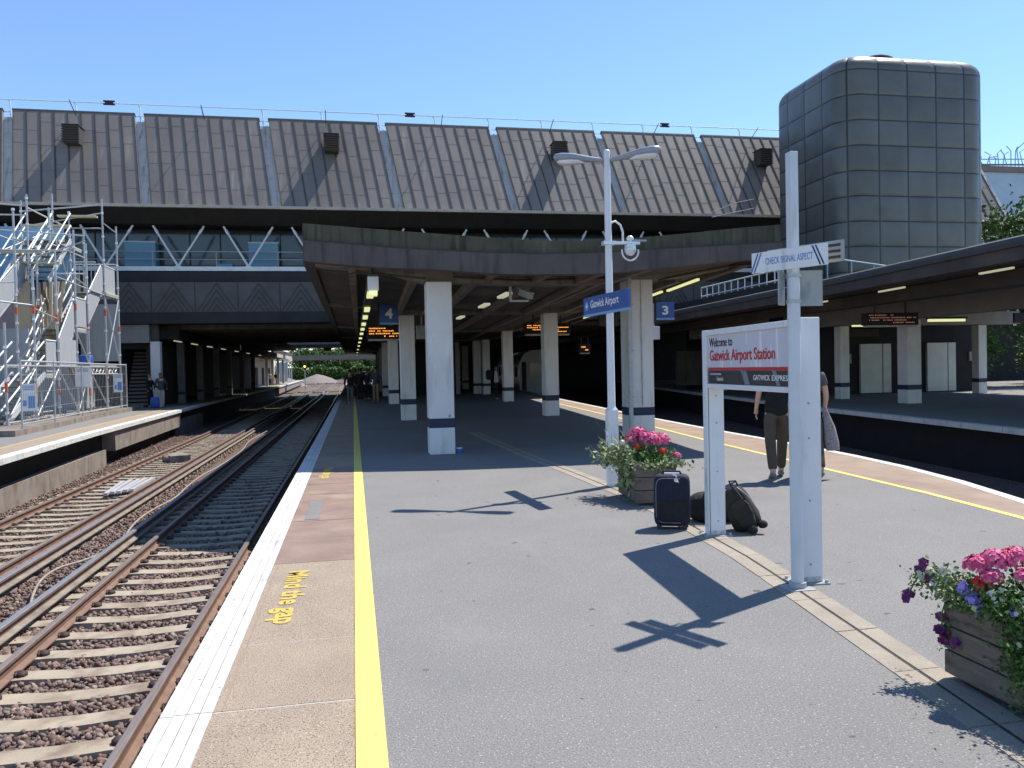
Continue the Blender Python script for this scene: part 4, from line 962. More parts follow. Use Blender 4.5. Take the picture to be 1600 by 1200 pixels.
MB().box(-.75, .75, -.04, .04, 2.72, 3.05, band_navy).build('board', r); text('Gatwick Airport', 1.0, .16, mat('dim_blue_lettering', (.10, .16, .28), None, .6), 'lettering', r, face_M((-.5, -.043, 2.8), (1, 0, 0)), .003)
MB().box(-.5, -.46, -.02, .02, 3.05, 3.4, joint_dark).box(.46, .5, -.02, .02, 3.05, 3.4, joint_dark).build('hanger', r)
light_run([(15.4, 16, 3.79), (17.4, 33, 3.79)], 'faint strip lights under the right canopy soffit', [(.05, 1.2, glow_dim), (.32, 1.4, glow_dim), (.6, 1.4, glow_dim), (.9, 1.2, glow_dim)], w=.04, casing=False)
# white railings above the right canopy
def railing(pts, h, nb, label, m, r=.035, group='white roof railings'):
    ro = empty('roof_railing', pts[0], label, 'railing', group); A = Vector(pts[0]); B = Vector(pts[1]); d = B - A
    mb = MB(); mb.tube([(0, 0, h), tuple(d + Vector((0, 0, h)))], r, m, 6); mb.build('top_rail', ro)
    mb = MB(); mb.tube([(0, 0, .08), tuple(d + Vector((0, 0, .08)))], r, m, 6); mb.build('bottom_rail', ro)
    for k in range(nb + 1):
        mb = MB(); mb.tube([(0, 0, -.08), (0, 0, h)], r * .8, m, 6); o = mb.build('baluster', ro); o.location = d * (k / nb)
    return ro
railing([(17.6, 38.2, 4.95), (17.6, 30.3, 4.95)], .52, 12, 'white balustrade climbing beside the canopy under the bridge corner', white_steel)
railing([(17.9, 27.6, 4.6), (24.5, 31.2, 4.6)], .95, 4, 'pale blue railing in front of the tower base', far_blue, .03)
MB().box(17.2, 19.5, 28, 44, 4.25, 4.86, dark_soffit).build('stair_parapet', label='dark parapet under the white balustrade behind the canopy', cat='parapet')
mb = MB(); mb.box(14.6, 15.0, 41.0, 41.9, 4.3, 6.0, conc_beam); mb.box(11.5, 15.6, 40.9, 41.9, 6.01, 6.5, dark_soffit); mb.build('bridge_bearing', label='concrete bearing pier under the terminal corner by the tower', cat='pier')
mb = MB(); mb.tube([(19.6, 41, 9.9), (20.8, 40.8, 10.4), (21.9, 40.6, 10.6)], .022, galv, 5); mb.tube([(19.6, 41, 9.65), (21.9, 40.6, 10.1)], .022, galv, 5); mb.build('guard_rail', label='thin handrail at the roof corner left of the tower', cat='handrail')
# building mass closing the dark space under the bridge on the right
MB().box(21, 60, 46.5, 48, 0, 4.19, dark_void).build('rear_wall', label='dark wall under the terminal behind the right platform', cat='wall')
m = MB(); m.prism([(19.2, 45.3), (21.4, 45.3), (21.4, 45.5), (19.2, 45.5)], .3, 2.4, concrete); m.build('poster_panel', label='dim pale panel on the far right platform', cat='panel')

# ================================================================= WELCOME SIGN
grime = mat('grime', (.40, .38, .35), (.62, .62, .62), .8, 30)
a_ = R_(-93.1)
ws = empty('welcome_sign', (3.195, 6.945, 0), 'white framed welcome sign on two wide white posts', 'sign', None, a_)
L_ = 1.77
MB().box(.0, .10, .0, .165, .012, 1.905, sign_frame).build('post', ws, bevel=.006)
MB().box(L_ - .10, L_, .0, .185, .012, 1.915, sign_frame).build('post', ws, bevel=.006)
MB().box(.102, L_ - .102, .002, .16, 1.855, 1.903, sign_frame).build('top_frame', ws, bevel=.005)
MB().box(.102, L_ - .102, .002, .16, 1.372, 1.415, sign_frame).build('bottom_frame', ws, bevel=.005)
MB().box(.102, L_ - .102, .02, .14, 1.416, 1.854, sign_white).build('panel', ws)
MB().box(.103, L_ - .103, .0165, .0195, 1.538, 1.562, red_txt).build('red_stripe', ws)
MB().box(.103, L_ - .103, .0155, .0195, 1.417, 1.536, sign_black).build('black_band', ws)
text('Welcome to', .50, .078, black_txt, 'lettering', ws, face_M((.14, .0175, 1.748), (1, 0, 0)), .0015, .0)
text('Gatwick Airport Station', 1.27, .128, red_txt, 'lettering', ws, face_M((.145, .0175, 1.592), (1, 0, 0)), .0015, .012)
text('YOUR LONDON AIRPORT', .25, .016, white_txt, 'small_lettering', ws, face_M((.16, .013, 1.495), (1, 0, 0)), .001, .0)
text('Gatwick', .14, .035, white_txt, 'small_lettering', ws, face_M((.31, .013, 1.445), (1, 0, 0)), .001, .0)
text('GATWICK', .29, .042, white_txt, 'small_lettering', ws, face_M((1.05, .013, 1.458), (1, 0, 0)), .001, .01); text('EXPRESS', .29, .042, white_txt, 'small_lettering', ws, face_M((1.37, .013, 1.458), (1, 0, 0)), .001, .01)
for (x0, w) in ((.80, .12), (1.36, .08)): MB().add([(x0, .0128, 1.545), (x0 + w, .0128, 1.535), (x0 + w + .07, .0128, 1.42), (x0 + .09, .0128, 1.42)], [(0, 1, 2, 3), (3, 2, 1, 0)], mat('pale_patch', (.45, .46, .5), (.3, .32, .4), .3, 14)).build('slanted_patch', ws)  # two pale slanted patches over the black band
for xf in (.1002, L_ + .0002):
    MB().box(xf, xf + .002, .012, .017, .02, 1.37 if xf < 1 else 1.9, joint_dark).build('seam', ws)
    for z in (.14, .6, 1.05, 1.3): MB().tube([(xf, .09, z), (xf + .004, .09, z)], .008, grey_plate, 8).build('rivet', ws)
    MB().box(xf, xf + .0015, .0, .165, .012, .05, grime).build('grime_mark', ws)
for x in (.05, L_ - .05):
    m = MB(); m.box(x - .10, x + .10, -.05, .215, 0, .011, grey_plate)
    for dx, dy in ((-.08, -.03), (.08, -.03), (-.08, .195), (.08, .195)): m.tube([(x + dx, dy, .011), (x + dx, dy, .03)], .012, galv, 6)
    m.build('base_plate', ws)
for z in (.25, .62, 1.1, 1.28):
    MB().tube([(.05, -.003, z), (.05, 0, z)], .006, galv, 6).build('rivet', ws)

# signal notice pole
sp_ = empty('signal_notice_pole', (3.035, 5.09, 0), 'tall pale metal pole with a slanted check signal aspect notice', 'sign pole')
MB().tube([(0, 0, .0), (0, 0, 2.22)], .044, pole_paint, 14).build('lower_pole', sp_)
MB().box(-.03, .03, -.034, .034, 2.22, 3.06, pole_paint).build('upper_pole', sp_, bevel=.004)
MB().box(-.10, .09, -.09, .09, 0, .012, grey_plate).tube([(0, 0, .012), (0, 0, .05)], .06, galv, 12).build('base_plate', sp_, bevel=.003)
ang = atan2(-.54, .27); dv = Vector((cos(ang), sin(ang), 0)); nv = Vector((-sin(ang), cos(ang), 0))   # nv points away from the viewer? flipped below
if nv.y > 0: nv = nv
fr = -nv if nv.dot(Vector((0, -1, 0))) < 0 else nv
nb_ = empty('x', (0, 0, 0), None, None); bpy.data.objects.remove(nb_)
def brd(c, hw, hh_, th, m, name): return MB().obox(c, (hw, th, hh_), ang, m).build(name, sp_)
cc = Vector((0, 0, 2.315)) + fr * .055
brd(cc, .295, .072, .006, sign_frame, 'notice_board')
org = cc + fr * .0072 - dv * .18 + Vector((0, 0, -.022))
text('CHECK SIGNAL ASPECT', .37, .047, blue_txt, 'lettering', sp_, face_M(org, dv), .001, .0)
for s0 in (-.275, -.25, .21, .235):
    s = 1 if s0 < 0 else -1; sgn = .03 * s
    P_ = [cc + fr * .0075 + dv * (s0 - sgn) + Vector((0, 0, -.068)), cc + fr * .0075 + dv * (s0 + .012 - sgn) + Vector((0, 0, -.068)), cc + fr * .0075 + dv * (s0 + .012 + sgn) + Vector((0, 0, .068)), cc + fr * .0075 + dv * (s0 + sgn) + Vector((0, 0, .068))]
    MB().add(P_, [(0, 1, 2, 3), (3, 2, 1, 0)], blue_txt).build('stripe_mark', sp_)
# rear channel plate of a second board crossing behind
ang2 = R_(28)
c2_ = Vector((0, 0, 2.34)) - fr * .062 + dv * .05
MB().obox(c2_, (.295, .006, .072), ang, grey_plate).obox(c2_ + dv * .2 + fr * .012, (.07, .006, .008), ang, joint_dark).obox(c2_ + dv * .2 + fr * .012 + Vector((0, 0, -.04)), (.07, .006, .008), ang, joint_dark).obox(c2_ + dv * .2 + fr * .012 + Vector((0, 0, .04)), (.07, .006, .008), ang, joint_dark).build('rear_board', sp_)
MB().obox(Vector((.12, .02, 2.115)), (.105, .005, .125), R_(-12), grey_plate).build('back_plate', sp_, label='larger grey metal plate right of the pole')
MB().obox(Vector((-.075, .03, 2.115)), (.05, .005, .118), R_(38), grey_plate).build('back_plate', sp_, label='narrow grey metal plate left of the pole')
m = MB()
for z in (2.02, 2.2): m.tube([(0, 0, z - .012), (0, 0, z + .012)], .052, galv, 14)
m.build('clamp', sp_)

# ================================================================= LAMP POST
lp_ = empty('lamp_post', (3.335, 10.056, 0), 'tall white lamp post with twin lanterns and a blue station sign', 'lamp post')
MB().box(-.07, .07, -.07, .07, 0, 1.02, sign_frame).build('base_box', lp_, bevel=.012)
MB().tube([(0, 0, 1.02), (0, 0, 1.06)], [.09, .055], sign_frame, 4).tube([(0, 0, 1.02), (0, 0, 2.6), (0, 0, 4.40)], [.052, .048, .042], sign_frame, 14).ell((0, 0, 4.40), (.045, .045, .04), sign_frame, 10, 6).build('pole', lp_)
d = Vector((.92, -.4, 0)).normalized(); pr = Vector((-d.y, d.x, 0))
for s in (-1, 1):
    rings = []
    for (t, w, h, z) in ((.05, .03, .03, 4.30), (.16, .05, .035, 4.315), (.3, .075, .045, 4.34), (.45, .10, .058, 4.365), (.6, .105, .062, 4.375), (.67, .095, .055, 4.375), (.70, .05, .03, 4.375)):
        rings.append([d * (s * t) + pr * (w * cos(a)) + Vector((0, 0, z + h * sin(a))) for a in [2 * pi * k / 14 for k in range(14)]])
    ln = MB().loft(rings if s > 0 else [list(reversed(r)) for r in rings], lamp_grey).build('lantern', lp_)
    rings = []
    for (t, w, h, z) in ((.30, .03, .01, 4.30), (.38, .075, .035, 4.318), (.5, .085, .045, 4.325), (.62, .075, .04, 4.33), (.66, .03, .01, 4.33)):
        rings.append([d * (s * t) + pr * (w * cos(a)) + Vector((0, 0, z - .012 + h * sin(a))) for a in [2 * pi * k / 12 for k in range(12)]])
    MB().loft(rings if s > 0 else [list(reversed(r)) for r in rings], galv_light).build('lens', ln)
sd = Vector((.14, -1.445, 0)).normalized(); sa = atan2(sd.y, sd.x)
MB().obox((-.055 * 1 + .0, 0, 2.43), (.725, .02, .115), sa, blue_sign).build('station_sign', lp_, bevel=.003)
MB().obox((-.055, 0, 2.300), (.725, .024, .014), sa, blue_lip).build('sign_lip', lp_)
frn = Vector((-1, -.097, 0)).normalized(); org = Vector((-.055, 0, 0)) + frn * .0222
text('Gatwick Airport', .92, .135, white_txt, 'lettering', lp_, face_M(org - sd * .46 + Vector((0, 0, 2.36)), sd), .0015, .01)
m = MB(); c = org - sd * .60 + Vector((0, 0, 2.425)); m.tube([tuple(c), tuple(c + frn * .002)], .062, blue_lip, 16); m.tube([tuple(c + frn * .0022), tuple(c + frn * .0035)], .022, white_txt, 10); m.build('round_emblem', lp_)
# dome camera on arm
m = MB(); m.box(-.08, .08, -.06, .06, 3.185, 3.235, galv_light); m.box(.05, .43, -.03, .03, 3.195, 3.235, galv_light); m.box(.32, .52, -.035, .035, 3.236, 3.256, lamp_grey); m.build('camera_arm', lp_, bevel=.004)
m = MB(); m.tube([(.3, 0, 3.19), (.3, 0, 3.14)], .075, galv_light, 14); m.ell((.3, 0, 3.13), (.08, .08, .085), galv_light, 14, 8); m.ell((.3, 0, 3.27), (.05, .05, .045), galv_light, 12, 6); m.build('camera_dome', lp_)
m = MB(); m.tube([(.3 + .115 * cos(a), 0, 3.11 + .125 * sin(a)) for a in [R_(q) for q in range(-190, 11, 20)]], .012, sign_frame, 6); m.build('guard_hoop', lp_)
m = MB(); m.tube([(.04, 0, 3.48), (.1, 0, 3.50), (.17, 0, 3.45), (.2, 0, 3.36), (.2, 0, 3.24)], .014, sign_frame, 6); m.build('cable_hoop', lp_)

# ================================================================= PLANTERS AND FLOWERS
def quads(P, d1, d2, name, m, par):
    n = len(P); V = np.stack([P - d1, P + d2, P + d1, P - d2], 1).reshape(-1, 3)
    me = bpy.data.meshes.new(name); me.from_pydata(V.tolist(), [], [(4 * i, 4 * i + 1, 4 * i + 2, 4 * i + 3) for i in range(n)]); me.materials.append(m)
    o = bpy.data.objects.new(name, me); COL.objects.link(o); o.parent = par; return o
def rnd_dirs(n, size, asp, rd, up=0):
    a = rd.normal(size=(n, 3)); a[:, 2] += up; a /= np.linalg.norm(a, axis=1)[:, None]; b = np.cross(a, rd.normal(size=(n, 3))); b /= np.linalg.norm(b, axis=1)[:, None]
    s = size * rd.uniform(.6, 1.35, (n, 1)); return a * s, b * s * asp
def foliage(c, r, n, size, name, m, par, rd, asp=.6):
    P = np.array(c) + rd.normal(size=(n, 3)) * np.array(r) * .5; a, b = rnd_dirs(n, size, asp, rd); return quads(P, a, b, name, m, par)
def head(c, r, n, size, m, par, rd, name='flower_head'):
    v = rd.normal(size=(n, 3)); v /= np.linalg.norm(v, axis=1)[:, None]; v[:, 2] = np.where(v[:, 2] < -.3, -v[:, 2], v[:, 2]); P = np.array(c) + v * np.array(r) * rd.uniform(.75, 1.05, (n, 1))
    a = np.cross(v, rd.normal(size=(n, 3))); a /= np.linalg.norm(a, axis=1)[:, None]; b = np.cross(v, a); s = size * rd.uniform(.7, 1.25, (n, 1)); t = v * s * rd.uniform(-.5, .5, (n, 1))
    return quads(P, a * s + t, b * s - t, name, m, par)
def planter(x, y, ang, w, d, h, label, nb=3):
    r = empty('wooden_planter', (x, y, 0), label, 'planter', 'wooden planters', ang)
    for k in range(nb):
        z0 = .035 + k * (h - .035) / nb; z1 = z0 + (h - .035) / nb - .008; q = random.uniform(-.003, .003)
        m = MB()
        m.box(0 + q, w + q, 0, .03, z0, z1, wood); m.box(0 + q, w + q, d - .03, d, z0, z1, wood); m.box(0, .03, .031, d - .031, z0, z1, wood); m.box(w - .03, w, .031, d - .031, z0, z1, wood); m.build('board_course', r, bevel=.004)
    MB().box(.032, w - .032, .032, d - .032, .03, h - .03, joint_dark).box(.05, w - .05, .05, d - .05, 0, .029, joint_dark).build('liner', r)
    MB().box(.034, w - .034, .034, d - .034, h - .029, h - .02, soil).build('soil', r)
    m = MB()
    for (px, py) in ((.055, .055), (w - .055, .055), (.055, d - .055), (w - .055, d - .055)): m.box(px - .02, px + .02, py - .02, py + .02, .03, h, wood)
    m.build('corner_post', r); return r
rd = np.random.default_rng(21)
# planter 1: near corner (3.10, 8.55), one side runs back-left, other to the right
planter(3.10, 8.52, R_(-5), .47, .86, .48, 'grey wooden planter of flowers beside the lamp post')
def W1(u_, v_, z): u_ = u_ * .58; c_, s_ = cos(R_(-5)), sin(R_(-5)); return (3.10 + u_ * c_ - v_ * s_, 8.52 + u_ * s_ + v_ * c_, z)
g = empty('flowering_plant', W1(.45, .4, .45), 'pink geranium heads filling the planter by the lamp post', 'geranium', 'planter flowers')
def rel(root, o): o.location = -root.location; return o
rel(g, foliage(W1(.48, .42, .51), (.27, .42, .11), 1300, .026, 'foliage', leaf, g, rd))
for (a, b, z, s, m) in [(.02, .62, .66, .05, pet_white), (.15, .5, .72, .085, pet_pink), (.28, .5, .78, .11, pet_pink), (.40, .38, .74, .085, pet_pink), (.5, .3, .71, .12, pet_pink), (.66, .35, .70, .13, pet_pink), (.78, .5, .68, .085, pet_pink), (.93, .22, .53, .062, pet_pink), (.62, .66, .71, .1, pet_pink), (.35, .62, .72, .07, pet_pink), (.6, .55, .74, .08, pet_pink), (.2, .35, .64, .05, pet_red), (.62, .15, .60, .045, pet_red)]:
    rel(g, head(W1(a, b, z), (s, s, s * .75), 150, .018, m, g, rd)); 
m = MB()
for (a, b, z) in [(.28, .5, .76), (.5, .3, .68), (.66, .35, .66), (.78, .5, .66), (.86, .22, .5)]: m.tube([W1(a * .9 + .04, b, .46), W1(a, b, z)], .006, leaf, 4)
rel(g, m.build('stem', g))
g = empty('trailing_plant', W1(.0, .6, .4), 'pale trailing foliage spilling over the lamp post planter', 'trailing plant', 'planter foliage')
rel(g, foliage(W1(-.1, .66, .50), (.20, .36, .12), 900, .028, 'foliage', leaf_pale, g, rd)); rel(g, foliage(W1(-.02, .35, .36), (.07, .22, .22), 420, .032, 'trailing_leaves', leaf_pale, g, rd)); rel(g, foliage(W1(.5, -.0, .46), (.28, .06, .06), 300, .022, 'edge_leaves', leaf_pale, g, rd))
n = 170; a = rd.uniform(0, 2 * pi, n); P0 = np.array([W1(.0, .75, .5)] * n) + rd.normal(size=(n, 3)) * .1; dd_ = np.stack([-abs(np.cos(a)) * .5 - .2, np.sin(a) * .6, rd.uniform(.3, 1, n)], 1); dd_ /= np.linalg.norm(dd_, axis=1)[:, None]; sd_ = np.cross(dd_, [0, 0, 1.0]); rel(g, quads(P0 + dd_ * .1, dd_ * .08, sd_ * .004, 'grass_blades', leaf_pale, g))
# planter 2 bottom right: left face along x = 2.87, far corner at y = 3.46
planter(2.86, 2.38, 0, .95, 1.08, .40, 'dark wooden planter with mixed flowers at the lower right corner')
g = empty('flowering_plant', (3.2, 3.1, .4), 'large pink geranium dome in the lower right planter', 'geranium', 'planter flowers')
def flower_star(c, r, m, nrm_, mb):
    c = Vector(c); nz_ = Vector(nrm_).normalized(); a = nz_.orthogonal().normalized(); b = nz_.cross(a)
    for k in range(5):
        t = 2 * pi * k / 5; e = a * cos(t) + b * sin(t); f = a * cos(t + .62) + b * sin(t + .62); h_ = a * cos(t - .62) + b * sin(t - .62)
        mb.add([c, c + h_ * r * .8 + nz_ * r * .15, c + e * r + nz_ * r * .2, c + f * r * .8 + nz_ * r * .15], [(0, 1, 2, 3)], m)
rel(g, foliage((3.2, 3.0, .47), (.34, .42, .12), 4200, .014, 'foliage', leaf, g, rd))
for (x, y, z, s) in [(2.86, 3.24, .62, .06), (2.93, 3.2, .645, .07), (3.02, 3.17, .65, .075), (3.1, 3.12, .645, .08), (3.2, 3.1, .64, .09), (3.28, 3.0, .62, .09), (2.97, 3.05, .60, .06), (3.08, 3.0, .60, .07), (2.87, 3.16, .58, .05), (3.15, 2.9, .6, .08), (2.98, 3.28, .62, .06), (3.4, 3.1, .6, .09)]:
    rel(g, head((x, y, z), (s, s, s * .8), 330, .0105, pet_pink, g, rd))
g = empty('flowering_plant', (3.0, 3.1, .4), 'red, cream and violet blooms on the near side of the planter', 'bedding flowers', 'planter flowers')
def cluster(cs, r, m, nn, name):
    for q, (x, y, z, sp) in enumerate(cs):
        mb = MB(); rr_ = random.Random(nn * 31 + q)
        for k in range(nn): flower_star((x + rr_.gauss(0, sp), y + rr_.gauss(0, sp), z + rr_.gauss(0, sp)), r * rr_.uniform(.7, 1.2), m, (-.7 + rr_.gauss(0, .4), -.6 + rr_.gauss(0, .4), .5 + rr_.gauss(0, .3)), mb)
        rel(g, mb.build(name, g))
cluster([(2.83, 3.2, .55, .012), (2.85, 3.17, .535, .012), (2.93, 2.93, .50, .018)], .013, pet_red, 12, 'red_bloom')
cluster([(2.85, 3.11, .51, .018), (2.84, 2.93, .44, .03), (2.88, 3.0, .51, .02), (2.88, 3.47, .53, .02), (2.85, 2.90, .33, .025)], .016, pet_white, 9, 'cream_bloom')
cluster([(2.83, 3.2, .43, .025), (2.83, 3.23, .47, .018), (2.86, 3.02, .47, .015), (2.81, 3.27, .50, .012)], .016, pet_violet, 11, 'violet_bloom')
rel(g, foliage((2.87, 3.12, .46), (.07, .34, .09), 2300, .012, 'leaves', leaf, g, rd)); rel(g, foliage((2.855, 2.93, .28), (.04, .17, .2), 2600, .011, 'hanging_leaves', leaf, g, rd)); rel(g, foliage((2.88, 3.44, .46), (.09, .1, .07), 700, .012, 'corner_leaves', leaf_pale, g, rd))
g = empty('trailing_plant', (2.8, 3.5, .4), 'trailing stem with dark purple petunias left of the planter', 'petunia', 'planter foliage')
m = MB(); m.tube([(2.9, 3.45, .42), (2.84, 3.5, .50), (2.79, 3.52, .53), (2.74, 3.52, .47), (2.70, 3.52, .40)], .004, leaf, 5); m.tube([(2.86, 3.44, .4), (2.83, 3.44, .33), (2.84, 3.44, .22), (2.86, 3.4, .16)], .004, leaf, 5); rel(g, m.build('stem', g))
rel(g, foliage((2.80, 3.51, .49), (.09, .05, .06), 260, .010, 'leaves', leaf, g, rd)); rel(g, foliage((2.845, 3.43, .26), (.03, .03, .12), 130, .009, 'leaves', leaf, g, rd))
cluster([(2.805, 3.53, .565, .007), (2.78, 3.52, .545, .007), (2.70, 3.52, .405, .008), (2.715, 3.52, .415, .006), (2.79, 3.5, .50, .006), (2.83, 3.44, .235, .008), (2.835, 3.44, .26, .008), (2.83, 3.42, .2, .008), (2.85, 3.36, .21, .008), (2.845, 3.46, .31, .005)], .024, pet_purple, 4, 'purple_bloom')
cluster([(2.76, 3.51, .51, .01), (2.83, 3.5, .52, .01), (2.81, 3.48, .47, .01)], .022, pet_white, 3, 'cream_bloom')

# ================================================================= LUGGAGE
def superbox(w, d, h, m, name, par=None, e=.5, seg=20, rings=12, sag=0, **kw):
    mb = MB(); rs = []
    for i in range(rings + 1):
        t = -pi / 2 + pi * i / rings; ct = max(cos(t), 0.001) ** e; st = math.copysign(abs(sin(t)) ** e, sin(t)); rg = []
        for j in range(seg):
            a = 2 * pi * (j + .5) / seg; ca = math.copysign(abs(cos(a)) ** e, cos(a)); sa_ = math.copysign(abs(sin(a)) ** e, sin(a))
            z = h / 2 + st * h / 2; k = 1 + sag * (.5 - z / h); rg.append((w / 2 * ct * ca * k, d / 2 * ct * sa_ * k, z))
        rs.append(rg)
    return mb.loft(rs, m).build(name, par, **kw)
sc_ = empty('suitcase', (3.02, 7.30, 0), 'upright navy soft suitcase standing by the planter', 'suitcase', None, R_(-24))
superbox(.35, .20, .50, fabric_navy, 'shell', sc_, e=.28).location = (0, 0, .03)
m = MB()
pts = [(.15 * math.copysign(abs(cos(t)) ** .35, cos(t)), -.101, .285 + .215 * math.copysign(abs(sin(t)) ** .35, sin(t))) for t in [R_(80 + 200 * k / 30) for k in range(31)]]
m.tube(pts, .003, zip_grey, 5, cap=False); m.build('zip', sc_)
m = MB(); m.tube([(-.09, .02, .525), (-.08, .02, .55), (.08, .02, .55), (.09, .02, .525)], .012, fabric_black, 6); m.box(-.07, .07, -.03, .05, .528, .545, galv_light); m.build('handle', sc_)
MB().box(-.145, .145, -.1045, -.102, .09, .28, fabric_black).build('front_pocket', sc_, bevel=.01)
MB().add([(.0, -.05, .556), (.05, -.08, .53), (.07, -.106, .46), (.03, -.107, .47)], [(0, 1, 2, 3), (3, 2, 1, 0)], white_txt).build('luggage_tag', sc_)
m = MB()
for s in (-1, 1): m.tube([(s * .14 - .012, .06, .028), (s * .14 + .012, .06, .028)], .028, joint_dark, 10); m.box(s * .12 - .02, s * .12 + .02, -.08, -.03, 0, .05, joint_dark)
m.build('wheel', sc_)
b1 = empty('holdall', (3.55, 7.5, 0), 'slumped black holdall between the suitcase and the sign post', 'bag', None, R_(-12))
superbox(.52, .30, .30, fabric_black, 'body', b1, e=.6, sag=.15); MB().tube([(-.12, -.1, .27), (-.1, -.13, .36), (.1, -.13, .35), (.12, -.1, .27)], .012, fabric_black, 6).build('handle', b1); MB().tube([(-.2, -.09, .25), (0, -.07, .3), (.2, -.09, .25)], .005, zip_grey, 5).build('zip', b1)
b2 = empty('backpack', (3.62, 6.98, 0), 'dark olive backpack leaning right of the sign post', 'backpack', None, R_(-35))
o = superbox(.26, .2, .43, fabric_olive, 'body', b2, e=.55, sag=.35); o.rotation_euler = (0, R_(-24), 0); o.location = (.05, 0, .015)
o2 = superbox(.17, .1, .26, fabric_olive, 'front_pocket', b2, e=.55); o2.rotation_euler = (0, R_(-24), 0); o2.location = (.06, -.12, .06)
MB().tube([(.12, -.12, .06), (.08, -.15, .2), (-.02, -.13, .34), (-.1, -.05, .42)], .014, fabric_black, 6).build('strap', b2)
MB().tube([(.16, -.05, .10), (.14, -.12, .22), (.04, -.12, .36), (-.06, -.06, .42)], .006, zip_grey, 5).build('zip', b2)
MB().tube([(-.12, .0, .42), (-.14, -.02, .47), (-.08, -.02, .475), (-.06, 0, .43)], .009, fabric_black, 6).build('top_loop', b2)
m = MB(); m.ell((.17, -.09, .09), (.05, .04, .04), fabric_black, 8, 6); m.ell((.09, -.16, .05), (.05, .04, .04), fabric_black, 8, 6); m.build('side_pouch', b2)

# ================================================================= PEOPLE
def skin_mesh(chains, m, name, parent, sub=2):
    """chains: list of (points, radii); chains share points where coordinates coincide"""
    V = []; E = []; Rr = []; roots = []; key = {}
    for pts, rad in chains:
        prev = None
        for p, r_ in zip(pts, rad):
            k = tuple(round(c, 4) for c in p)
            if k not in key:
                key[k] = len(V); V.append(p); Rr.append(r_ if isinstance(r_, tuple) else (r_, r_))
                if prev is None: roots.append(key[k])
            if prev is not None and prev != key[k]: E.append((prev, key[k]))
            prev = key[k]
    me = bpy.data.meshes.new(name); me.from_pydata(V, E, []); o = bpy.data.objects.new(name, me); COL.objects.link(o)
    md = o.modifiers.new('skin', 'SKIN'); md.use_smooth_shade = True
    for i, sv in enumerate(me.skin_vertices[0].data): sv.radius = Rr[i]; sv.use_root = i in roots
    s_ = o.modifiers.new('sub', 'SUBSURF'); s_.levels = sub; s_.render_levels = sub
    bpy.context.view_layer.update(); me2 = bpy.data.meshes.new_from_object(o.evaluated_get(bpy.context.evaluated_depsgraph_get())); bpy.data.objects.remove(o)
    me2.materials.clear(); me2.materials.append(m); me2.name = name
    for pgn in me2.polygons: pgn.use_smooth = True
    o = bpy.data.objects.new(name, me2); COL.objects.link(o); o.parent = parent; return o
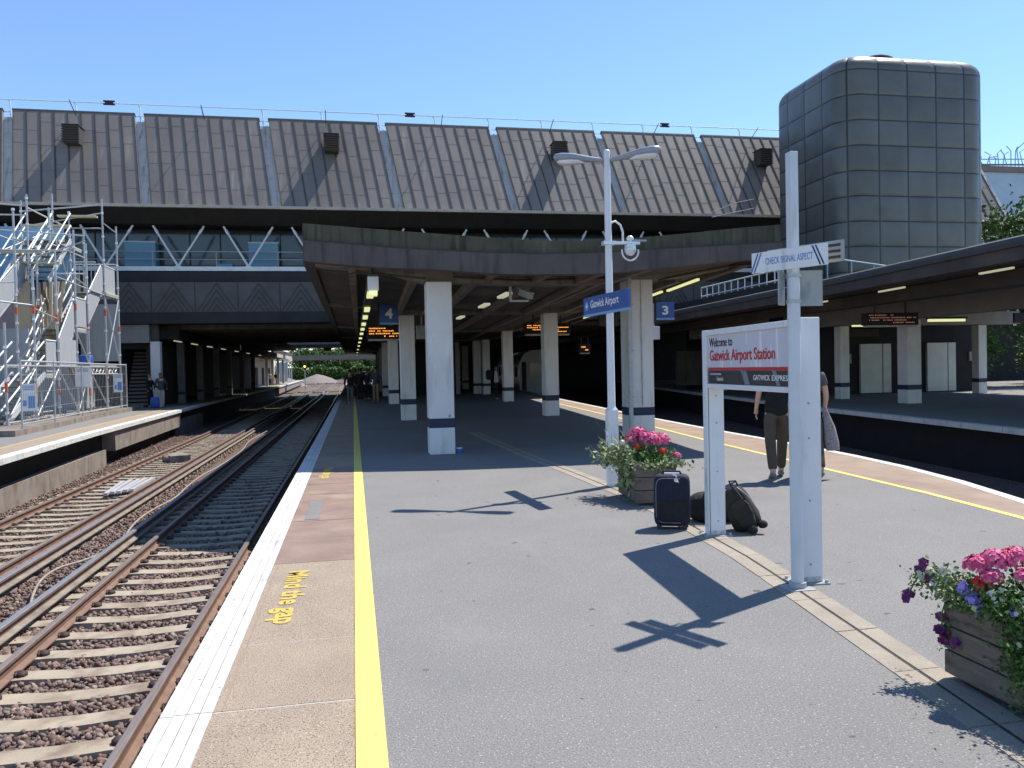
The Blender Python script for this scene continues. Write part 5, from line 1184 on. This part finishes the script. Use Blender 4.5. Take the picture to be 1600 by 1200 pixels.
def person(x, y, face, label, top, legs, hair, H_=1.75, step=0, arms=((.0, .05), (.0, .05)), sk=skin, z=0, long_hair=False, skirt=False, bare=False, detail=True, sleeve=True, grp='people on the platforms', hips=1.0):
    """face: direction the person looks, radians from +Y clockwise"""
    r = empty('person', (x, y, z), label, 'person', grp, -face); k = H_ / 1.75
    S_ = lambda p: (p[0] * k, p[1] * k, p[2] * k)
    pel = (0, 0, .95); sp1 = (0, .0, 1.12); ch = (0, .0, 1.32); nk = (0, -.01, 1.47); n2 = (0, .0, 1.54); hd = (0, .015, 1.64); ht = (0, .01, 1.70)
    body = [([pel, sp1, ch, nk, n2, hd, ht], [(.115, .08), (.112, .08), (.145, .10), (.065, .06), (.05, .05), (.078, .092), (.062, .075)])]
    LG = []; AR = []
    for s in (-1, 1):
        st = step * s; hip = (s * .09, 0, .9); kn = (s * .095, st * .16 + .02, .50 + abs(st) * .01); an = (s * .095, st * .34 - (.0 if st > 0 else .05 * abs(st)), .09 + (.05 if st < 0 else 0)); toe = (s * .11, an[1] + .15, .035 + (.0 if st >= 0 else .0))
        LG.append((hip, kn, an, toe)); body.append(([pel, hip, kn, an, toe], [(.115, .08), .08, .058, .038, (.042, .03)]))
        fx_, out = arms[0 if s < 0 else 1]
        sh_ = (s * .175, -.01, 1.42); el = (s * (.23 + out), -.03 + fx_ * .3, 1.15); wr = (s * (.25 + out), .05 + fx_ * .9, .93 + abs(fx_) * .35); pm = (s * (.25 + out), .07 + fx_ * 1.0, .86 + abs(fx_) * .38)
        AR.append((sh_, el, wr, pm)); body.append(([ch, sh_, el, wr, pm], [(.145, .10), .052, .04, .026, (.022, .036)]))
        if detail:
            dz = Vector(pm) - Vector(wr); dz.normalize(); 
            for f_ in range(4):
                b0 = Vector(pm) + Vector((0, (f_ - 1.5) * .019, 0)); L2 = (.072, .082, .078, .06)[f_]; c1 = b0 + dz * L2 * .55 + Vector((-s * .004, .004, 0)); c2 = c1 + dz * L2 * .45 + Vector((-s * .014, .008, 0))
                body.append(([tuple(b0 + dz * .012), tuple(c1), tuple(c2)], [.0095, .0085, .0075]))
            t0 = Vector(wr) + dz * .03 + Vector((0, .022, 0)); body.append(([tuple(t0), tuple(t0 + dz * .03 + Vector((-s * .012, .02, 0))), tuple(t0 + dz * .06 + Vector((-s * .016, .024, 0)))], [.011, .010, .009]))
    sc = [([S_(p) for p in pts], [tuple(q * k for q in rr_) if isinstance(rr_, tuple) else rr_ * k for rr_ in rad]) for pts, rad in body]
    bo = skin_mesh(sc, sk, 'body', r, 2 if detail else 1)
    # facial features added to a child
    m = MB(); m.ell(S_((0, .105, 1.635)), (.012 * k, .018 * k, .022 * k), sk, 8, 6); m.ell(S_((0, .088, 1.585)), (.024 * k, .012 * k, .008 * k), cl['tan'], 8, 5)
    for s in (-1, 1): m.ell(S_((s * .032, .090, 1.66)), (.012 * k, .010 * k, .007 * k), cl['hair'], 8, 5); m.ell(S_((s * .080, .0, 1.64)), (.012 * k, .02 * k, .03 * k), sk, 8, 6)
    m.build('face', r)
    mt = cl[legs]
    if skirt:
        m = MB(); rings = []
        for (z_, w_) in ((1.02, .13), (.92, .165), (.75, .18), (.62, .20)): rings.append([S_((w_ * cos(a) * (1 + .05 * cos(5 * a)), w_ * .75 * sin(a) * (1 + .05 * cos(5 * a)), z_)) for a in [2 * pi * j / 20 for j in range(20)]])
        m.loft(rings, mt).build('skirt', r)
    else:
        ch_ = [([pel, (0, 0, 1.02)], [(.158 * hips, .118), (.145, .108)])]
        for (hip, kn, an, toe) in LG:
            an2 = tuple(Vector(kn).lerp(Vector(an), .94)); md_ = tuple(Vector(kn).lerp(Vector(an), .5)); ch_.append(([pel, hip, kn, md_, an2], [(.158 * hips, .118), .098 * hips, .075, .068, .062]))
        skin_mesh([([S_(p) for p in pts], [tuple(q * k for q in rr_) if isinstance(rr_, tuple) else rr_ * k for rr_ in rad]) for pts, rad in ch_], mt, 'trousers', r, 2 if detail else 1)
    tt = cl[top]; c0 = [([(0, 0, .84), (0, 0, .97), (0, 0, 1.12), ch, (0, -.005, 1.45)], [(.172, .13), (.17, .128), (.142, .108), (.162, .118), (.075, .07)])]
    for (sh_, el, wr, pm) in AR:
        e2 = tuple(Vector(sh_).lerp(Vector(el), .55 if bare else .98)); pts = [ch, sh_, e2] + ([] if bare or not sleeve else [tuple(Vector(el).lerp(Vector(wr), .95))]); c0.append((pts, [(.162, .118), .070, .060, .042][:len(pts)]))
    skin_mesh([([S_(p) for p in pts], [tuple(q * k for q in rr_) if isinstance(rr_, tuple) else rr_ * k for rr_ in rad]) for pts, rad in c0], tt, 'top', r, 2 if detail else 1)
    for (hip, kn, an, toe) in LG:
        y_ = an[1]; skin_mesh([([S_((an[0], y_ - .05, an[2] - .03)), S_((an[0], y_ + .05, max(an[2] - .045, .045))), S_((toe[0], y_ + .17, .035))], [.045 * k, .045 * k, (.042 * k, .028 * k)])], cl['shoe'], 'shoe', r, 1)
    m = MB(); m.ell(S_((0, -.012, 1.672)), (.092 * k, .102 * k, .095 * k), cl[hair], 14, 8)
    if long_hair: m.ell(S_((0, -.06, 1.58)), (.085 * k, .05 * k, .14 * k), cl[hair], 12, 8)
    m.build('hair', r); return r
# couple walking away behind the welcome sign
pa = person(5.62, 9.90, R_(22), 'person in black top and brown trousers walking away behind the sign', 'black', 'brown', 'hair', 1.76, step=.9, arms=((.05, .0), (.0, .0)), bare=True)
pb = person(6.08, 9.85, R_(20), 'person mostly hidden behind the near sign post holding a patterned bag', 'grey', 'brown', 'fair', 1.72, step=-.7, arms=((.05, .0), (.12, .0)), bare=True, long_hair=True)
g = empty('patterned_bag', (6.30, 9.75, 0), 'grey patterned cloth hanging from the half hidden person', 'bag')
m = MB(); rings = []
for (z_, w_, d_, ox) in ((.38, .09, .04, .07), (.5, .10, .05, .05), (.7, .08, .05, .02), (.85, .05, .04, -.02), (.98, .02, .02, -.05)): rings.append([(ox + w_ * cos(a) * (1 + .1 * cos(4 * a)), d_ * sin(a), z_) for a in [2 * pi * j / 16 for j in range(16)]])
m.loft(rings, mat('patterned_cloth', (.16, .14, .15), (.32, .30, .31), .8, 34, 4)); m.build('cloth', g)
# two people on the left platform
person(-9.35, 42.0, R_(-20), 'person in pale trousers and dark jacket by the left stairs', 'slate', 'cream', 'fair', 1.72, detail=False, long_hair=True, arms=((.15, .04), (.1, .04)))
person(-9.88, 42.1, R_(120), 'person in black by the stairs bending over a blue bag', 'black', 'black', 'fair', 1.66, detail=False, arms=((.3, .04), (.3, .04)))
superbox(.42, .3, .55, blue_plastic, 'shopping_bag', None, e=.5, loc=(-9.62, 41.9, 0), label='blue bag on the left platform beside the two people', cat='bag')
# figures in the shade of the canopy
person(7.0, 39.3, R_(100), 'dark figure with a backpack standing beside the slim right column', 'white', 'black', 'hair', 1.74, detail=False, sk=skin_shaded, arms=((.1, .02), (.1, .02)))
superbox(.34, .24, .5, fabric_black, 'backpack', None, e=.5, loc=(6.66, 39.25, 1.02), label='black backpack on the figure beside the slim right column', cat='backpack')
CW = [(-.17, 39.2, 'black', 'grey', 'hair', 'foremost figure near the platform edge under the canopy'), (.32, 42, 'black', 'black', 'hair', 'dark figure just right of the foremost waiting person'), (.72, 44.5, 'navy', 'black', 'fair', 'waiting person in dark navy among the shaded group'), (1.1, 40.8, 'slate', 'tan', 'hair', 'figure in a slate grey top nearest the column row'), (.1, 47.5, 'black', 'navy', 'hair', 'distant figure in black at the rear left of the group'), (.9, 50, 'grey', 'black', 'hair', 'farthest visible figure in grey in the shaded group'), (1.25, 46, 'black', 'grey', 'fair', 'dark figure half behind the left row of columns'), (.5, 54, 'navy', 'black', 'hair', 'small distant figure centred in the group under the lights')]
for i, (x, y, a, b, h_, lb_) in enumerate(CW): person(x, y, R_([0, 180, 40, 200, 10, 160, 90, 0][i]), lb_, a, b, h_, 1.7 + .03 * (i % 4), detail=False, sk=skin_shaded, arms=((.1 * (i % 3), .02), (.05, .03)))
for i, (x, y, a, b) in enumerate([(-10.3, 104, 'white', 'navy'), (-10.0, 109, 'black', 'tan'), (-10.7, 113, 'blue', 'black')]): person(x, y, R_(60 * i), ['person in white on the far sunlit platform', 'person in black waiting on the far sunlit platform', 'person in blue near the far station wall'][i], a, b, 'hair', 1.72, detail=False)

# ================================================================= SCAFFOLD STAIRS (left)
sc = empty('scaffold_stair', (-10.4, 33, 0), 'temporary scaffold staircase with bright handrails on the left platform', 'scaffold stair')
def sp(mb, name, **k): return part(mb, name, sc, **k)
def flight(xa, xb, y0, z0, y1, z1, n, clad=None):
    root = MB()
    for x in (xa, xb):
        a = Vector((x, y0, z0)); b = Vector((x, y1, z1)); dn = (b - a).normalized(); c = (a + b) / 2; ang = atan2(dn.z, dn.y)
        root.obox(c, (.025, (b - a).length / 2, .10), Matrix.Rotation(ang, 3, 'X'), galv_light)
    fl = sp(root, 'stair_stringers')
    m = MB()
    for k in range(n):
        t = (k + .5) / n; m.box(xa + .03, xb - .03, y0 + (y1 - y0) * t - .13, y0 + (y1 - y0) * t + .13, z0 + (z1 - z0) * t - .02, z0 + (z1 - z0) * t + .02, tread_y)
    m.build('tread', fl)
    for x in (xa, xb):
        for h in (.62, 1.1): 
            m = MB(); m.tube([(x, y0, z0 + h), (x, y1, z1 + h)], .03, white_steel, 6); sp(m, 'handrail')
    if clad:
        for x in (xa - .03,) if clad == 1 else (xb + .03,):
            m = MB(); m.add([(x, y0, z0 + .05), (x, y1, z1 + .05), (x, y1, z1 + 1.05), (x, y0, z0 + 1.05), (x + .03, y0, z0 + .05), (x + .03, y1, z1 + .05), (x + .03, y1, z1 + 1.05), (x + .03, y0, z0 + 1.05)], [(0, 1, 2, 3), (7, 6, 5, 4), (0, 4, 5, 1), (3, 2, 6, 7)], grey_mesh); sp(m, 'side_cladding')
    return fl
def landing(xa, xb, y0, y1, z):
    sp(MB().box(xa, xb, y0, y1, z - .16, z - .04, galv).box(xa, xb, y0, y1, z - .04, z, plank_y), 'landing')
# lower run A facing the tracks
flight(-11.4, -10.4, 26.4, 0, 30.0, 1.75, 10); landing(-11.4, -10.35, 30.0, 31.2, 1.75); flight(-11.4, -10.4, 31.2, 1.75, 33.1, 3.5, 9, 2); landing(-11.4, -10.35, 33.1, 34.3, 3.5); flight(-11.4, -10.4, 34.3, 3.5, 36.6, 5.2, 9, 2); landing(-11.4, -10.2, 36.6, 38.4, 5.2)
for (y0, y1, z) in ((33.1, 34.3, 3.5), (36.6, 38.4, 5.2), (30, 31.2, 1.75)):
    sp(MB().box(-10.37, -10.34, y0, y1, z + .05, z + 1.12, grey_mesh), 'side_cladding'); sp(MB().tube([(-10.35, y0, z + 1.15), (-10.35, y1, z + 1.15)], .03, white_steel, 6), 'handrail')
# upper run B set back
flight(-13.2, -12.2, 29.8, 3.1, 33.5, 5.3, 10, 2); flight(-13.2, -12.2, 33.9, 5.3, 36.6, 7.4, 9); landing(-13.2, -12.2, 33.4, 34.0, 5.3); landing(-13.6, -12.0, 36.6, 39.5, 7.4)
flight(-11.9, -11.2, 33.0, 5.3, 35.6, 7.2, 8); flight(-15.4, -14.4, 29.5, 5.0, 32.6, 7.2, 9)
# uprights
POS = [(-10.3, 26.6, 3.3), (-10.3, 28.9, 5.2), (-10.3, 31.0, 6.1), (-10.3, 33.0, 7.2), (-10.3, 34.4, 6.9), (-10.3, 36.7, 9.15), (-10.25, 38.5, 8.3), (-11.6, 28.9, 5.4), (-11.6, 31.0, 7.6), (-11.6, 33.0, 6.6), (-11.6, 34.4, 8.3), (-11.6, 36.7, 8.6), (-11.6, 38.5, 8.1), (-12.2, 33.9, 8.7), (-12.2, 36.6, 9.3), (-13.4, 30, 7.6), (-13.4, 33.9, 8.9), (-13.4, 36.6, 9), (-12.1, 27, 5.1), (-12.1, 30, 7.2), (-14.4, 33, 8.8), (-14.4, 29.5, 8.0), (-15.5, 32.6, 8.8)]
for (x, y, h) in POS:
    m = MB(); m.tube([(x, y, .08), (x, y, h)], .038, galv, 7)
    m.box(x - .09, x + .09, y - .09, y + .09, 0, .02, galv)
    for z in np.arange(.55, h, 1.0): m.tube([(x, y, z - .04), (x, y, z + .04)], .056, galv_light, 7)
    z = random.Random(int(x * 10 + y * 7)).uniform(.8, 1.6)
    m.tube([(x, y, z), (x, y, z + .28)], .045, orange_p, 7); m.tube([(x, y, z + 2.6), (x, y, z + 2.85)], .045, orange_p, 7) if h > z + 3 else None
    sp(m, 'standard')
# ledgers, transoms and braces
LG_ = [((-10.3, 26.6, 2.0), (-10.3, 38.5, 2.0)), ((-10.3, 26.6, .25), (-10.3, 38.5, .25)), ((-11.6, 28.9, 2.0), (-11.6, 38.5, 2.0)), ((-11.6, 28.9, .3), (-11.6, 38.5, .3)), ((-10.3, 31, 5.2), (-10.3, 38.5, 5.0)), ((-10.25, 36.7, 8.1), (-10.25, 38.5, 8.0)), ((-10.25, 36.7, 7.9), (-12.2, 36.7, 7.9)), ((-10.3, 36.7, 8.55), (-13.4, 36.6, 7.9)), ((-13.4, 36.6, 8.55), (-10.3, 36.7, 8.9)), ((-16, 33.9, 8.5), (-12.2, 33.9, 8.25)), ((-16, 33.9, 7.9), (-12.2, 33.9, 7.9)), ((-16, 33.9, 7.5), (-10.3, 34.4, 7.2)), ((-15.5, 32.6, 6.4), (-10.3, 33, 6.4)), ((-14.4, 29.5, 5.1), (-12.1, 30, 5.0)), ((-10.3, 33, 6.6), (-11.6, 34.4, 6.2)), ((-10.3, 33, 5.4), (-10.3, 34.4, 5.2)), ((-12.1, 27, 4.2), (-10.3, 28.9, 4.0)), ((-10.3, 28.9, 3.9), (-10.3, 31, 3.7)),
    ((-10.3, 26.6, .3), (-10.3, 28.9, 1.9)), ((-10.3, 28.9, .3), (-10.3, 31, 1.9)), ((-10.3, 33, .3), (-10.3, 31, 1.9)), ((-10.3, 33, .3), (-10.3, 34.4, 1.9)), ((-10.3, 36.7, .3), (-10.3, 34.4, 1.9)), ((-10.3, 36.7, 2.1), (-10.25, 38.5, 5.0)), ((-10.25, 38.5, 2.1), (-10.3, 36.7, 5.0)), ((-10.3, 33, 3.3), (-10.3, 34.4, 2.1)), ((-11.6, 31, .3), (-11.6, 33, 1.9)), ((-11.6, 34.4, .3), (-11.6, 36.7, 1.9)), ((-12.2, 33.9, 6.2), (-10.3, 34.4, 7.0)), ((-13.4, 33.9, 6.4), (-12.2, 36.6, 7.8)), ((-12.1, 27, .3), (-12.1, 30, 3.0)), ((-10.3, 31, 3.8), (-11.6, 31, 2.2))]
for a, b in LG_: sp(MB().tube([a, b], .03, galv, 6), 'ledger')
for (x0, x1, y, z) in [(-12.9, -11.2, 35.4, 7.75), (-13.0, -11.4, 33, 6.35), (-12.6, -10.9, 33.2, 5.95), (-15.6, -14.0, 33, 8.1), (-14.8, -13.5, 31, 4.85), (-14.6, -13.3, 30.5, 4.3), (-12.0, -10.5, 36.5, 8.35), (-15, -13.2, 30, 7.9)]:
    sp(MB().box(x0, x1, y, y + .32, z, z + .07, plank_y), 'plank')
sp(MB().box(-11.55, -10.35, 34.6, 38.3, 1.98, 2.1, galv), 'work_platform')
# lattice beam under landing
m = MB(); 
for k in range(8): m.tube([(-10.33, 34.6 + k * .45, 1.98), (-10.33, 34.82 + k * .45, 1.72), (-10.33, 35.05 + k * .45, 1.98)], .018, galv_light, 5)
m.tube([(-10.33, 34.6, 1.72), (-10.33, 38.3, 1.72)], .03, galv_light, 6); sp(m, 'lattice_beam')
for (xa, xb, y, za, zb) in ((-12.9, -11.45, 31.6, .3, 3.4), (-12.0, -11.42, 34.5, 2.1, 4.9), (-14.2, -12.9, 30.6, .3, 2.8)): sp(MB().box(xa, xb, y, y + .04, za, zb, grey_mesh), 'grey_panel')
for (xa, xb, y, za, zb) in ((-13.4, -12.0, 38.9, 3.4, 6.2), (-12.1, -10.5, 39.3, 2.3, 4.9)): sp(MB().box(xa, xb, y, y + .04, za, zb, grey_mesh), 'grey_panel')
sp(MB().box(-10.34, -10.31, 31.2, 33.1, 2.0, 3.0, grey_mesh), 'side_cladding')
for (a, b) in (((-12.2, 33.9, 8.2), (-12.2, 38.5, 8.2)), ((-10.25, 38.5, 6.6), (-13.4, 38.5, 6.6)), ((-11.6, 34.4, 6.9), (-11.6, 38.5, 6.9)), ((-13.4, 30, 7.2), (-13.4, 36.6, 7.2)), ((-11.6, 31, 5.0), (-13.4, 31, 5.0)), ((-10.3, 34.4, 5.7), (-11.6, 34.4, 5.7)), ((-11.6, 36.7, 5.3), (-11.6, 34.4, 7.9)), ((-13.4, 33.9, 4.2), (-12.2, 36.6, 6.8))): sp(MB().tube([a, b], .03, galv_light, 6), 'ledger')
# raw timber
m = MB()
for k in range(6): m.obox((-11.75 + .17 * k, 33.4 - .1 * k, 3.5), (.055, .04, 1.75), Matrix.Rotation(.05 * k - .1, 3, 'Y'), ply)
sp(m, 'timber_battens'); sp(MB().box(-12.45, -11.9, 33.1, 33.15, 2.3, 5.2, ply), 'plywood_sheet')
m = MB(); m.obox((-10.95, 33.2, 3.1), (.05, .05, 1.9), Matrix.Rotation(-.28, 3, 'Y'), rail_rust); sp(m, 'leaning_board')
# hoardings and sheeting around the concourse opening
hd = empty('site_hoarding', (-15, 38.5, 0), 'mauve and grey hoarding behind the scaffold staircase', 'hoarding')
part(MB().box(-26, -13.4, 37.2, 37.35, 2.3, 5.9, mauve_board), 'upper_board', hd); part(MB().box(-13.38, -12.6, 37.2, 37.35, 2.3, 5.0, mauve_board), 'return_board', hd)
m = MB(); 
for k in range(24): m.box(-24 + k * .5, -23.52 + k * .5, 36.9, 37.19, 0, 2.29, grey_mesh)
part(m, 'grey_sheets', hd); part(MB().box(-12.0, -11.5, 36.4, 39, 0, 2.0, grey_mesh), 'grey_cabinet', hd)
text('EX', .5, .3, mat('faint_teal_lettering', (.12, .3, .3), None, .7), 'faint_lettering', hd, face_M((-13.95 + 15, 37.18 - 38.5, 4.55), (1, 0, 0)), .003)
bs = empty('blue_sheeting', (-15, 38.2, 0), 'blue protective sheeting hung high behind the scaffold', 'sheeting')
part(MB().box(-26, -12.3, 38.2, 38.26, 7.0, 8.2, blue_sheet), 'upper_sheet', bs)
m = MB()
for k in range(40): x = -24 + k * .3; m.box(x, x + .15, 38.3, 38.34, 5.9, 6.999, blue_sheet); m.box(x + .15, x + .3, 38.32, 38.36, 5.9, 6.999, blue_sheet)
part(m, 'pleated_sheet', bs)
m = MB()
for k in range(8): x = -11.82 + k * .155; m.tube([(x, 37, 5.15), (x, 37, 6.5)], .02, galv, 5)
m.tube([(-11.85, 37, 6.5), (-10.7, 37, 6.5)], .03, galv, 6); sp(m, 'upper_balustrade')
superbox(.5, .4, .4, blue_plastic, 'water_container', None, e=.4, loc=(-10.75, 35.5, 2.11), label='blue container on the scaffold work platform', cat='container')
# mesh fence along the low kerb
FB = [(-9.34, 24.1), (-10.04, 28.2), (-10.2, 33.1), (-10.1, 38.9)]
MB().prism([(-9.15, 24.1), (-9.35, 28.2), (-9.75, 33.1), (-9.95, 38.9), (-9.97, 41.2), (-16, 41.2), (-16, 24.1)][::1], .0, .17, wall_conc).build('scaffold_plinth', label='low concrete plinth under the scaffold', cat='plinth')
fe = empty('mesh_fence', (-9.6, 30, 0), 'grey mesh site fence in front of the scaffold', 'fence')
FP = [(-9.30, 25.0), (-9.45, 28.0), (-9.7, 31.5), (-9.85, 35.0), (-9.99, 38.4)]
for x, y in FP: part(MB().tube([(x, y, .17), (x, y, 2.15)], .028, galv, 6), 'fence_post', fe)
m = MB(); m.tube([(x, y, 2.1) for x, y in FP], .03, galv, 6); m.tube([(x, y, .3) for x, y in FP], .02, galv, 6); part(m, 'fence_rail', fe)
m = MB()
for (x0, y0), (x1, y1) in zip(FP[:-1], FP[1:]):
    for k in range(1, 16): t = k / 16; m.tube([(x0 + (x1 - x0) * t, y0 + (y1 - y0) * t, .3), (x0 + (x1 - x0) * t, y0 + (y1 - y0) * t, 2.1)], .006, galv, 4, cap=False)
    for z in (.7, 1.2, 1.7): m.tube([(x0, y0, z), (x1, y1, z)], .006, galv, 4, cap=False)
part(m, 'wire_mesh', fe)
def notice(x, y, z, w, h, m1, label):
    r = empty('notice_board', (x, y, z), label, 'notice', 'notices on the site fence', R_(-78) if False else R_(12))
    MB().box(-w / 2, w / 2, -.02, .0, -h / 2, h / 2, white_txt).build('board', r)
    m = MB(); 
    for k in range(3): m.box(-w * .36, w * .36, -.024, -.021, h * (.40 - k * .06), h * (.43 - k * .06), grey_plate if m1 is None else m1)
    if m1: m.box(-w * .05, w * .4, -.024, -.021, -h * .4, h * .05, m1); m.box(-w * .38, -w * .12, -.024, -.021, -h * .32, -h * .1, m1)
    m.build('print', r); return r
notice(-9.62, 26.4, 1.02, .42, .82, blue_txt, 'white and blue site notice near the foot of the scaffold stairs')
notice(-9.75, 31.8, 1.6, .52, .72, None, 'plain white site notice on the fence middle')
notice(-9.86, 36.6, 1.32, .36, .80, blue_txt, 'narrow blue and white notice at the right fence end')
# tools and lamp on ladder-frame at far left edge
m = MB()
for x in (-10.9, -10.1): m.tube([(x, 25.3, .1), (x, 25.3, 1.9)], .035, galv, 6)
for z in (.3, .65, 1.0, 1.35): m.box(-11.6, -10.1, 25.25, 25.45, z, z + .05, joint_dark)
m.build('barrier_rack', label='dark slatted rack at the left edge beside the scaffold foot', cat='rack')
m = MB(); rr = random.Random(4)
for k in range(26): m.obox((-10.6 + rr.uniform(-.5, .5), rr.uniform(27, 38), .21 + rr.uniform(0, .05)), (rr.uniform(.05, .25), rr.uniform(.05, .3), .04), rr.uniform(0, 3), rr.choice([ply, rail_rust, grey_mesh, cream_wall]))
m.build('site_debris', label='scattered offcuts lying under the scaffold stairs', cat='debris', kind='stuff')
